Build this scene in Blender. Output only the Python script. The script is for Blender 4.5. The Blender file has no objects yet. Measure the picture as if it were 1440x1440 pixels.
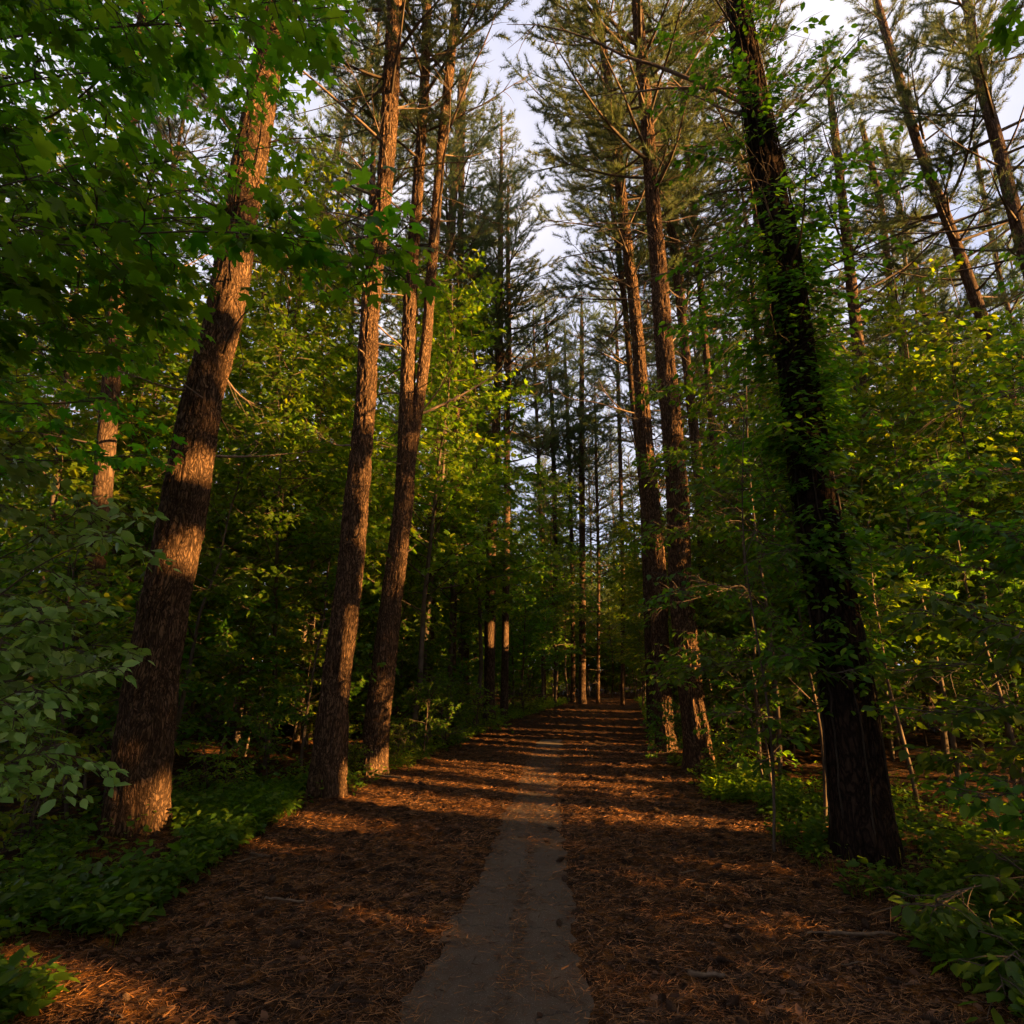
import bpy, math
import numpy as np
from mathutils import Vector, Matrix

rng = np.random.default_rng(11)
sc = bpy.context.scene
COL = sc.collection

# ------------------------------------------------------------------ camera
F = 850.0; CH = 1.6; TILT = math.atan(220 / 850.0)
FW = np.array([0, math.cos(TILT), math.sin(TILT)])
UP = np.array([0, -math.sin(TILT), math.cos(TILT)])
RT = np.array([1.0, 0, 0]); CAM = np.array([0, 0, CH])
def ray(px, py): return FW + (px - 720) / F * RT + (720 - py) / F * UP
def P(px, py, Y):
    r = ray(px, py); return CAM + r * (Y / r[1])
def G(px, py):
    r = ray(px, py); return CAM + r * (CH / -r[2])
def axd(p): return float(np.dot(np.asarray(p) - CAM, FW))

cd = bpy.data.cameras.new('camera'); cam = bpy.data.objects.new('camera', cd); COL.objects.link(cam)
cd.sensor_width = 36; cd.sensor_fit = 'HORIZONTAL'; cd.lens = F / 1440 * 36
cd.clip_start = 0.05; cd.clip_end = 2000
cam.location = CAM; cam.rotation_euler = (math.pi / 2 + TILT, 0, 0)
sc.camera = cam

# ------------------------------------------------------------------ light
SUN_EL = math.radians(13.0)
sd = np.array([0.915, -0.40]); sd /= np.linalg.norm(sd)
SUN = np.array([sd[0] * math.cos(SUN_EL), sd[1] * math.cos(SUN_EL), math.sin(SUN_EL)])
ld = bpy.data.lights.new('sun', 'SUN'); ld.energy = 5.0; ld.angle = math.radians(0.5)
ld.color = (1.0, 0.53, 0.155)
lo = bpy.data.objects.new('sun', ld); COL.objects.link(lo)
lo.rotation_euler = Vector(SUN).to_track_quat('Z', 'Y').to_euler()
w = bpy.data.worlds.new('World'); sc.world = w; w.use_nodes = True
nt = w.node_tree; nt.nodes.clear()
sky = nt.nodes.new('ShaderNodeTexSky'); sky.sky_type = 'NISHITA'; sky.sun_disc = False
sky.sun_elevation = SUN_EL; sky.sun_rotation = math.atan2(sd[0], sd[1])
sky.air_density = 1.0; sky.dust_density = 3.0; sky.ozone_density = 1.0
bg = nt.nodes.new('ShaderNodeBackground'); bg.inputs[1].default_value = 0.05
ou = nt.nodes.new('ShaderNodeOutputWorld')
cl = nt.nodes.new('ShaderNodeMix'); cl.data_type = 'RGBA'; cl.inputs[0].default_value = .75; cl.inputs[7].default_value = (3.7, 3.45, 3.85, 1)
tc = nt.nodes.new('ShaderNodeTexCoord'); cn_ = nt.nodes.new('ShaderNodeTexNoise'); cn_.inputs['Scale'].default_value = 2.2; cn_.inputs['Detail'].default_value = 5; nt.links.new(tc.outputs['Generated'], cn_.inputs['Vector'])
cr_ = nt.nodes.new('ShaderNodeValToRGB'); cr_.color_ramp.elements[0].position = .38; cr_.color_ramp.elements[0].color = (2.7, 2.75, 3.6, 1); cr_.color_ramp.elements[1].position = .62; cr_.color_ramp.elements[1].color = (4.3, 4.0, 4.2, 1)
nt.links.new(cn_.outputs[0], cr_.inputs[0]); nt.links.new(cr_.outputs[0], cl.inputs[7]); nt.links.new(sky.outputs[0], cl.inputs[6]); nt.links.new(cl.outputs[2], bg.inputs[0]); nt.links.new(bg.outputs[0], ou.inputs[0])
vs = sc.view_settings; vs.view_transform = 'Standard'; vs.look = 'None'; vs.gamma = 1; vs.use_curve_mapping = False
vs.exposure = 2.65
sc.cycles.use_adaptive_sampling = True; sc.cycles.adaptive_threshold = .04; sc.cycles.max_bounces = 3; sc.cycles.diffuse_bounces = 2; sc.cycles.transmission_bounces = 2; sc.cycles.glossy_bounces = 2

YA, YB, YC, YE = G(187,1182)[1], G(457,1126)[1], G(524,1092)[1], G(985,1092)[1]
# chosen spots for sun patches, foliage is cut open towards them: (target, half width across, half height)
LANES = [(P(212,1135,YA), .14, .22), (P(255,785,YA), .22, .16), (P(262,665,YA), .2, .12), (P(332,410,YA), .16, .40), (P(362,240,YA), .2, .35),
  (P(466,1100,YB), .15, .18), (P(515,530,YB), .3, .85), (P(516,452,YB), .3, .25), (P(506,690,YB), .10, .4), (P(520,400,YB), .2, .2), (P(548,205,YB), .15, .7), (P(484,950,YB), .06, .25), (P(541,280,YB), .2, .3),
  (P(532,1072,YC), .12, .14), (P(560,790,YC), .05, .35), (P(618,250,YC), .2, .9), (P(636,90,YC), .15, .6),
  (P(990,1050,YE), .10, .3), (P(966,690,YE), .06, .4), (P(940,370,YE), .10, .6), (P(918,200,YE), .12, .5), (P(876,300,YE+.6), .14, 1.2),
  (G(480,1130), .16, .3), (G(620,1128), .10, .2), (G(860,1148), .10, .3), (G(960,1154), .12, .3), (G(1040,1160), .10, .3), (G(420,1150), .1, .2), (G(600,1100), .06, .12), (G(760,1062), .10, .18), (G(700,1050), .06, .2), (G(850,1078), .06, .12),
  (G(900,1060), .08, .18), (G(800,1035), .10, .2), (G(680,1075), .09, .15), (G(1010,1220), .035, .07), (G(850,1000), .5, .5), (G(835,1010), .4, .5), (G(860,1022), .25, .5), (G(780,1028), .25, .5), (G(720,1042), .2, .5), (G(765,1052), .12, .4), (G(840,1056), .12, .4), (G(905,1048), .15, .4), (G(640,1085), .12, .35), (G(760,1100), .10, .3), (G(560,1100), .12, .3), (P(780,800,24), 1.5, 1.2), (P(745,740,22), 1.2, 1.2), (P(850,820,30), 1.5, 1.5), (P(860,620,32), 1.5, 1.5), (P(790,900,27), 1.0, .5), (G(660,1142), .10, .25), (G(780,1140), .10, .25), (G(900,1156), .12, .25), (G(500,1112), .1, .2), (G(1090,1168), .12, .25), (G(780,1090), .07, .2), (G(900,1078), .08, .2), (G(820,1102), .08, .15), (G(700,1112), .08, .12), (G(640,1072), .10, .15), (G(860,1040), .07, .2), (G(740,1128), .05, .1), (G(560,1130), .1, .15), (G(900,1098), .08, .15), (G(840,1015), .2, .2), (G(720,1035), .1, .2), (G(350,1190), .06, .06), (G(60,1400), .22, .14), (G(900,1240), .03, .05), (G(990,1300), .03, .06), (G(1090,1300), .02, .05), (G(520,1290), .03, .05), (G(950,1400), .03, .05), (G(420,1160), .08, .1),
  (P(650,640,19), 1.5, 1.3), (P(690,790,20.5), .5, .9), (P(712,540,20.5), .4, 2.2), (P(560,500,10), .6, .8), (P(960,470,11), 1.0, .9), (P(230,300,9), 1.0, 1.2), (P(140,650,8), .5, .5), (P(440,500,9), 1.0, .8), (P(300,960,9), .3, .4), (P(860,850,18), .8, .5), (P(600,1010,12), .4, .3),
  (P(620,600,15), 1.3, 1.0), (P(660,660,15), 1.2, .9), (P(690,620,18), 1.5, 1.2), (P(640,520,16), 1.2, 1.2), (P(700,760,18), 1.0, .5), (P(590,840,11), .4, .3), (P(450,700,9), .3, .3), (P(400,800,9), .3, .25), (P(740,720,20), .8, .8), (P(610,740,14), .5, .4), (P(420,470,10), .8, .6), (P(470,560,11), .6, .4), (P(400,600,11), .5, .4), (P(640,860,14), .5, .4), (P(540,960,11), .3, .3), (P(620,1000,12.5), .5, .25),
  (P(950,430,12), .9, .6), (P(1010,520,12), .4, .3), (P(1000,1010,9.5), .3, .2), (P(1080,1080,8), .3, .15), (P(1400,800,7), .4, .3), (P(1350,1060,6), .3, .15),
  (P(200,110,9), .8, .8), (P(150,300,9), .7, .5), (P(270,420,9), .6, .5), (P(140,660,9), .5, .3), (P(300,900,9.5), .15, .3), (P(190,830,8.5), .3, .3), (P(860,420,20), 1.5, 1.5), (P(820,700,28), 1.0, 1.5)]

# ------------------------------------------------------------------ noise
def _h(ix, iy, iz, s):
    n = (ix * 374761393 + iy * 668265263 + iz * 2147483647 + s * 1274126177) & 0xffffffff
    n = ((n ^ (n >> 13)) * 1274126177) & 0xffffffff
    n = ((n ^ (n >> 16)) * 2246822519) & 0xffffffff
    return ((n ^ (n >> 15)) & 0xffff) / 65535.0
def vnoise(x, y, z=0.0, s=0):
    x, y, z = np.broadcast_arrays(np.asarray(x, float), np.asarray(y, float), np.asarray(z, float))
    fx, fy, fz = np.floor(x), np.floor(y), np.floor(z)
    ix, iy, iz = fx.astype(np.int64), fy.astype(np.int64), fz.astype(np.int64)
    u, v, t = x - fx, y - fy, z - fz
    u, v, t = u*u*(3-2*u), v*v*(3-2*v), t*t*(3-2*t)
    r = 0
    for a in (0, 1):
        for b in (0, 1):
            for c in (0, 1):
                r = r + _h(ix+a, iy+b, iz+c, s) * (u if a else 1-u) * (v if b else 1-v) * (t if c else 1-t)
    return r
def fbm(x, y, z=0.0, s=0, o=4):
    r = 0; a = 0.5; t = 0
    for k in range(o):
        r = r + a * vnoise(np.asarray(x)*2**k, np.asarray(y)*2**k, np.asarray(z)*2**k, s + k*7); t += a; a *= .5
    return r / t

# ------------------------------------------------------------------ mesh helpers
class MB:
    def __init__(self): self.v = []; self.t = []; self.n = 0; self.thin = []
    def add(self, v, t):
        v = np.asarray(v, np.float32).reshape(-1, 3); t = np.asarray(t, np.int64).reshape(-1, 3)
        self.v.append(v); self.t.append(t + self.n); self.n += len(v)
    def tube(self, pts, rad, ns=5, cap=True):
        pts = np.asarray(pts, float); n = len(pts); rad = np.broadcast_to(np.asarray(rad, float), (n,))
        tg = np.gradient(pts, axis=0); tg /= np.linalg.norm(tg, axis=1)[:, None] + 1e-9
        ref = np.array([0, 0, 1.0]) if abs(tg[0][2]) < 0.9 else np.array([1.0, 0, 0])
        a = np.cross(tg, ref); a /= np.linalg.norm(a, axis=1)[:, None] + 1e-9
        b = np.cross(tg, a)
        th = np.arange(ns) * 2 * math.pi / ns
        v = pts[:, None] + rad[:, None, None] * (a[:, None] * np.cos(th)[None, :, None] + b[:, None] * np.sin(th)[None, :, None])
        self.add(v, grid_tris(n, ns, True)); self.thin.append((len(self.v) - 1, float(rad.max())))
    def mesh(self, name, mat, smooth=False):
        v = np.concatenate(self.v) if self.v else np.zeros((0, 3)); t = np.concatenate(self.t) if self.t else np.zeros((0, 3), int)
        m = bpy.data.meshes.new(name)
        m.vertices.add(len(v)); m.vertices.foreach_set('co', v.astype(np.float32).ravel())
        m.loops.add(len(t) * 3); m.loops.foreach_set('vertex_index', t.astype(np.int32).ravel())
        m.polygons.add(len(t)); m.polygons.foreach_set('loop_start', (np.arange(len(t)) * 3).astype(np.int32))
        m.polygons.foreach_set('loop_total', np.full(len(t), 3, np.int32))
        if smooth: m.polygons.foreach_set('use_smooth', np.ones(len(t), bool))
        m.update(calc_edges=True); m.validate()
        if mat: m.materials.append(mat)
        return m
def grid_tris(n, k, wrap):
    i = np.arange(n - 1)[:, None]; kk = k if wrap else k - 1; j = np.arange(kk)[None]
    a = i * k + j; b = i * k + (j + 1) % k; c = a + k; d = b + k
    return np.stack([np.stack([a, b, d], -1), np.stack([a, d, c], -1)], -2).reshape(-1, 3)
RAW = {}
def raw_keep(mesh, mb, k): RAW[mesh.name] = (mb, k)
def in_lanes(c, lanes, pad):
    bad = np.zeros(len(c), bool)
    for T, wh, wv in lanes:
        d = c - T; s_ = d @ SUN; perp = d - s_[:, None] * SUN
        h = perp[:, 0] * sd[1] - perp[:, 1] * sd[0]; vv = perp[:, 2] / math.cos(SUN_EL)
        bad |= (s_ > .35) & ((h / (wh + pad)) ** 2 + (vv / (wv + pad)) ** 2 < 1)
    return bad
def near_lanes(c, R):
    out = []
    for L in LANES:
        d = c - L[0]; s_ = d @ SUN
        if s_ > -R and np.linalg.norm(d - s_ * SUN) < R + max(L[1], L[2]): out.append(L)
    return out
def sunlit_holes(mesh, M, mat_):
    """cut leaves and twigs out of this tree so sun hits the chosen targets"""
    mb, k = RAW[mesh.name]
    if not hasattr(mb, 'all'):
        mb.all = np.concatenate(mb.v); mb.mid = (mb.all.max(0) + mb.all.min(0)) / 2; mb.rad = float(np.linalg.norm(mb.all - mb.mid, axis=1).max())
    A = np.array(M); sc1 = np.linalg.norm(A[:3, 0]); c0 = mb.mid @ A[:3, :3].T + A[:3, 3]; LN = near_lanes(c0, mb.rad * sc1)
    if not LN: return mesh
    out = MB(); cut = 0
    if k:                                       # leaves: drop single leaves
        if not hasattr(mb, 'blocks'):
            mb.blocks = [(v.reshape(-1, k, 3), t[:len(t) // (len(v) // k)] - t[:len(t) // (len(v) // k)].min()) for v, t in zip(mb.v, mb.t)]
        for B, tt in mb.blocks:
            bad = in_lanes(B.mean(1) @ A[:3, :3].T + A[:3, 3], LN, .07); cut += bad.sum(); K = B[~bad]
            out.add(K, tt[None] + (np.arange(len(K)) * k)[:, None, None])
    else:                                       # wood: drop thin twigs only
        thin = dict(mb.thin); W = mb.all @ A[:3, :3].T + A[:3, 3]; bad = in_lanes(W, LN, .0); n0 = 0
        for i, (v, t) in enumerate(zip(mb.v, mb.t)):
            if thin.get(i, 9) < .03 and bad[n0:n0 + len(v)].any(): cut += 1
            else: out.add(v, t - t.min())
            n0 += len(v)
    if cut < 1: return mesh
    return out.mesh(mesh.name, mat_, not k)
def link(name, mesh, parent=None, loc=None, rot=None, scale=None):
    o = bpy.data.objects.new(name, mesh); COL.objects.link(o)
    if parent: o.parent = parent
    if loc is not None: o.location = loc
    if rot is not None: o.rotation_euler = rot
    if scale is not None: o.scale = (scale,) * 3
    return o
def thing(name, label, cat, loc=(0, 0, 0), group=None, rz=0, kind=None, mesh=None, scale=None):
    o = bpy.data.objects.new(name, mesh); COL.objects.link(o)
    o.location = loc; o.rotation_euler = (0, 0, rz)
    if scale: o.scale = (scale,) * 3
    if label: o['label'] = label
    if cat: o['category'] = cat
    if group: o['group'] = group
    if kind: o['kind'] = kind
    return o

OVATE = (np.array([[0,0,0],[.22,.23,.02],[.55,.27,.03],[1,0,-.10],[.55,-.27,.03],[.22,-.23,.02],[.5,0,-.05]], float),
         np.array([[0,6,1],[1,6,2],[2,6,3],[3,6,4],[4,6,5],[5,6,0]]))
RHOMB = (np.array([[0,0,0],[.42,.27,.04],[1,0,-.06],[.42,-.27,.04]], float), np.array([[0,2,1],[0,3,2]]))
_ang = [90,74,66,60,42,30,22,12,-6,-22,-34,-62]
_r =   [1.0,.68,.62,.42,.78,.86,.66,.42,.50,.52,.34,.30]
_mp = [(math.sin(math.radians(90-0)) if False else 0,0)]
pts = [(0.0,0.0)]
for a, r in zip(_ang, _r): pts.append((r*math.sin(math.radians(a)), r*math.cos(math.radians(a))))
for a, r in list(zip(_ang, _r))[1:][::-1]: pts.append((r*math.sin(math.radians(a)), -r*math.cos(math.radians(a))))
pts = np.array(pts); _n = len(pts)
MAPLE = (np.column_stack([pts[:,0]*.62+.28, pts[:,1]*.62, -0.16*(pts[:,0]**2+pts[:,1]**2)+.04*np.abs(pts[:,1])]),
         np.array([[0, 1+i, 1+(i+1)%(_n-1)] for i in range(_n-1)]))
def unit(a): return a / (np.linalg.norm(a, axis=-1, keepdims=True) + 1e-9)
def leaves(mb, p, d, n, size, tmpl):
    p, d, n = map(lambda q: np.asarray(q, float).reshape(-1, 3), (p, d, n))
    if len(p) == 0: return
    d = unit(d); s = unit(np.cross(n, d)); n = np.cross(d, s)
    size = np.broadcast_to(size, (len(p),))
    tv, tt = tmpl
    v = p[:, None] + size[:, None, None] * (tv[None, :, 0:1]*d[:, None] + tv[None, :, 1:2]*s[:, None] + tv[None, :, 2:3]*n[:, None])
    t = tt[None] + (np.arange(len(p)) * len(tv))[:, None, None]
    mb.add(v, t)

# ------------------------------------------------------------------ materials
def mat(name):
    m = bpy.data.materials.new(name); m.use_nodes = True
    t = m.node_tree; t.nodes.clear(); o = t.nodes.new('ShaderNodeOutputMaterial')
    return m, t, o
def N(t, ty, **k):
    n = t.nodes.new(ty)
    for a, b in k.items(): setattr(n, a, b)
    return n
def ramp(t, fac, stops):
    r = N(t, 'ShaderNodeValToRGB'); t.links.new(fac, r.inputs[0]); e = r.color_ramp.elements
    while len(e) < len(stops): e.new(0.5)
    for q, (p, c) in zip(e, stops): q.position = p; q.color = (*c, 1)
    return r.outputs[0]
def texco(t, scale=(1, 1, 1)):
    c = N(t, 'ShaderNodeTexCoord'); m = N(t, 'ShaderNodeMapping'); m.inputs['Scale'].default_value = scale
    t.links.new(c.outputs['Object'], m.inputs[0]); return m.outputs[0]
def noise(t, vec, scale, detail=4, rough=.55):
    n = N(t, 'ShaderNodeTexNoise'); n.inputs['Scale'].default_value = scale; n.inputs['Detail'].default_value = detail
    n.inputs['Roughness'].default_value = rough; t.links.new(vec, n.inputs['Vector']); return n.outputs[0]
def mixc(t, f, a, b):
    m = N(t, 'ShaderNodeMix', data_type='RGBA')
    if isinstance(f, float): m.inputs[0].default_value = f
    else: t.links.new(f, m.inputs[0])
    for s, q in ((6, a), (7, b)):
        if isinstance(q, tuple): m.inputs[s].default_value = (*q, 1)
        else: t.links.new(q, m.inputs[s])
    return m.outputs[2]
def math2(t, op, a, b):
    m = N(t, 'ShaderNodeMath', operation=op)
    for i, q in ((0, a), (1, b)):
        if isinstance(q, (int, float)): m.inputs[i].default_value = q
        else: t.links.new(q, m.inputs[i])
    return m.outputs[0]

def leaf_mat(name, c1, c2, c3, tr, trfac=0.45, rough=.5, spec=.25):
    m, t, o = mat(name)
    g = N(t, 'ShaderNodeNewGeometry'); oi = N(t, 'ShaderNodeObjectInfo')
    base = ramp(t, g.outputs['Random Per Island'], [(0, c1), (.55, c2), (1, c3)])
    hs = N(t, 'ShaderNodeHueSaturation'); t.links.new(base, hs.inputs['Color'])
    mr = N(t, 'ShaderNodeMapRange'); t.links.new(oi.outputs['Random'], mr.inputs[0]); mr.inputs[3].default_value = .475; mr.inputs[4].default_value = .515
    t.links.new(mr.outputs[0], hs.inputs['Hue'])
    mv = N(t, 'ShaderNodeMapRange'); t.links.new(oi.outputs['Random'], mv.inputs[0]); mv.inputs[3].default_value = .8; mv.inputs[4].default_value = 1.2
    t.links.new(mv.outputs[0], hs.inputs['Value'])
    b = N(t, 'ShaderNodeBsdfPrincipled'); t.links.new(hs.outputs[0], b.inputs['Base Color'])
    b.inputs['Roughness'].default_value = rough; b.inputs['Specular IOR Level'].default_value = spec
    tl = N(t, 'ShaderNodeBsdfTranslucent')
    ml = N(t, 'ShaderNodeMix', data_type='RGBA', blend_type='MULTIPLY'); ml.inputs[0].default_value = 1
    t.links.new(hs.outputs[0], ml.inputs[6]); ml.inputs[7].default_value = (*tr, 1)
    t.links.new(ml.outputs[2], tl.inputs[0])
    mx = N(t, 'ShaderNodeMixShader'); mx.inputs[0].default_value = trfac
    t.links.new(b.outputs[0], mx.inputs[1]); t.links.new(tl.outputs[0], mx.inputs[2]); t.links.new(mx.outputs[0], o.inputs[0])
    return m
M_LEAF = leaf_mat('leaf_green', (.030,.084,.006), (.055,.130,.008), (.11,.175,.012), (2.6,2.5,.8), .5)
M_LEAF2 = leaf_mat('leaf_bright', (.050,.112,.007), (.095,.170,.010), (.18,.215,.014), (2.6,2.4,.8), .5)
M_MAPLE = leaf_mat('leaf_maple', (.036,.105,.008), (.060,.16,.012), (.11,.20,.016), (2.7,2.7,.8), .62)
M_PALE = leaf_mat('leaf_pale', (.13,.22,.05), (.20,.30,.07), (.28,.37,.10), (1.7,1.9,.9), .35, .42, .4)
M_NEEDLE = leaf_mat('pine_needles', (.065,.105,.045), (.09,.135,.052), (.15,.17,.06), (1.5,1.5,1.1), .45, .5)

def bark_mat(name, dark, mid, light, sc_=1.0, bump=.95):
    m, t, o = mat(name)
    v1 = texco(t, (1, 1, .20))
    def warp(vec, scale, amt):
        n_ = N(t, 'ShaderNodeTexNoise'); n_.inputs['Scale'].default_value = scale; n_.inputs['Detail'].default_value = 3; t.links.new(vec, n_.inputs['Vector'])
        sb_ = N(t, 'ShaderNodeVectorMath', operation='SUBTRACT'); t.links.new(n_.outputs[1], sb_.inputs[0]); sb_.inputs[1].default_value = (.5, .5, .5)
        m_ = N(t, 'ShaderNodeVectorMath', operation='SCALE'); t.links.new(sb_.outputs[0], m_.inputs[0]); m_.inputs['Scale'].default_value = amt
        a_ = N(t, 'ShaderNodeVectorMath', operation='ADD'); t.links.new(vec, a_.inputs[0]); t.links.new(m_.outputs[0], a_.inputs[1]); return a_.outputs[0]
    v1b = texco(t, (1, 1, .30)); v2 = warp(warp(v1b, 5 * sc_, .20), 30 * sc_, .07)
    vo = N(t, 'ShaderNodeTexVoronoi', feature='DISTANCE_TO_EDGE'); vo.inputs['Scale'].default_value = 30 * sc_
    t.links.new(v2, vo.inputs['Vector'])
    ns0 = noise(t, v1, 60 * sc_, 6, .7)
    rg_ = noise(t, warp(texco(t, (1, 1, .10)), 8 * sc_, .1), 26 * sc_, 3)
    rg_ = math2(t, 'MULTIPLY', math2(t, 'ABSOLUTE', math2(t, 'SUBTRACT', rg_, .5), 0), 4.0)
    ns = math2(t, 'ADD', math2(t, 'MULTIPLY', ns0, .55), math2(t, 'MULTIPLY', rg_, .45))
    big = noise(t, texco(t, (1, 1, .5)), 2.2, 3)
    e = N(t, 'ShaderNodeMapRange'); t.links.new(vo.outputs[0], e.inputs[0]); e.inputs[2].default_value = .26; e.inputs[3].default_value = .30
    h = math2(t, 'MULTIPLY', e.outputs[0], math2(t, 'ADD', math2(t, 'MULTIPLY', ns, .9), .3))
    c = ramp(t, h, [(.10, dark), (.36, mid), (.75, light)])
    c2 = mixc(t, math2(t, 'MULTIPLY', big, .55), c, tuple(q * .55 for q in mid))
    b = N(t, 'ShaderNodeBsdfPrincipled'); t.links.new(c2, b.inputs['Base Color']); b.inputs['Roughness'].default_value = .9
    b.inputs['Specular IOR Level'].default_value = .06
    bu = N(t, 'ShaderNodeBump'); bu.inputs['Strength'].default_value = bump; bu.inputs['Distance'].default_value = .035
    t.links.new(h, bu.inputs['Height']); t.links.new(bu.outputs[0], b.inputs['Normal']); t.links.new(b.outputs[0], o.inputs[0])
    return m
M_BARK = bark_mat('pine_bark', (.012, .008, .005), (.080, .047, .029), (.265, .158, .090))
M_BARKF = bark_mat('far_bark', (.014, .009, .006), (.065, .040, .027), (.17, .108, .070), .7, .5)
M_BARK_SHADE = bark_mat('shaded_bark', (.004, .003, .002), (.022, .013, .009), (.060, .036, .024), .8, .9)  # pine bark with the deep shade of the right tree put into its colour
def plain(name, c1, c2, s=20, rough=.85):
    m, t, o = mat(name); v = texco(t)
    b = N(t, 'ShaderNodeBsdfPrincipled'); t.links.new(ramp(t, noise(t, v, s), [(.3, c1), (.7, c2)]), b.inputs['Base Color'])
    b.inputs['Roughness'].default_value = rough; b.inputs['Specular IOR Level'].default_value = .25
    t.links.new(b.outputs[0], o.inputs[0]); return m
M_TWIG = plain('twig_wood', (.05, .035, .025), (.12, .085, .06), 8)
M_DEAD = plain('dead_wood', (.10, .065, .045), (.24, .17, .12), 9)
M_VINE = plain('vine_stem', (.02, .013, .008), (.05, .034, .022), 15)
M_CONE = plain('pine_cone', (.025, .014, .009), (.08, .045, .025), 60)
M_STICK = plain('fallen_stick', (.07, .045, .03), (.19, .13, .085), 25)

# ------------------------------------------------------------------ path shape
LE = np.array([G(*q)[:2] for q in ((60,1440),(250,1270),(390,1165),(560,1082),(700,1018),(800,988))])
RE = np.array([G(*q)[:2] for q in ((1420,1440),(1200,1260),(1020,1130),(935,1055),(915,1010),(905,988))])
def lx(y): return np.interp(y, LE[:,1], LE[:,0])
def rx(y): return np.interp(y, RE[:,1], RE[:,0])
AL = np.array([G(*q)[:2] for q in ((548,1440),(600,1360),(640,1290),(668,1240),(695,1180),(716,1130),(738,1080),(752,1050),(764,1030))])
AR = np.array([G(*q)[:2] for q in ((818,1440),(820,1360),(808,1290),(802,1240),(792,1180),(786,1130),(788,1080),(790,1050),(792,1030))])
AL = np.vstack([[AL[0,0]-.12, -6], AL]); AR = np.vstack([[AR[0,0]+.06, -6], AR])
def asph(x, y):            # signed: >0 inside the bare asphalt
    a = np.interp(y, AL[:,1], AL[:,0]); b = np.interp(y, AR[:,1], AR[:,0])
    d = np.minimum(x - a, b - x)
    d = d + .16 * (fbm(x*3, y*2, 0, 5) - .5) + .15 * (fbm(x*11, y*9, 0, 9) - .5)
    strip = .06 - np.abs(x - (a*.47 + b*.53)); strip = strip + .62*(fbm(x*4, y*2.2, 0, 23)-.60) + .1*(fbm(x*20,y*20,0,3)-.5)
    d = np.where(y > 15, -1, d)
    return d
MOUND = [(*G(*q)[:2], m) for q, m in (((187,1182),.62),((457,1126),.55),((524,1092),.55),((985,1092),.6),((938,1060),.5),((1222,1220),.65))]
def hz(x, y):
    x = np.asarray(x, float); y = np.asarray(y, float)
    out = np.maximum(np.maximum(lx(y) - x, x - rx(y)), 0)
    base = .05 * np.clip(out, 0, 2) * (fbm(x*.35, y*.35, 0, 41)) + .35 * np.clip(out/8, 0, 1) * (fbm(x*.12, y*.12, 0, 43) - .3)
    a = asph(x, y)
    k = np.clip(-a / .12, 0, 1); k2 = np.clip(-a/.5, 0, 1)
    cl = fbm(x*7, y*7, 0, 31, 4); cl2 = fbm(x*22, y*22, 0, 37, 3)
    for mx_, my_, mr_ in MOUND:
        dd = np.sqrt((x - mx_) ** 2 + (y - my_) ** 2); base = base + .045 * np.exp(-(dd / mr_) ** 2) * (.7 + .6 * fbm(x*4, y*4, 0, 91))
    z = base + k * (.004 + .014 * cl2) + k2 * .12 * np.clip(cl - .47, 0, 1) - .012 * np.clip(a / .05, 0, 1)
    return z

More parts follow.
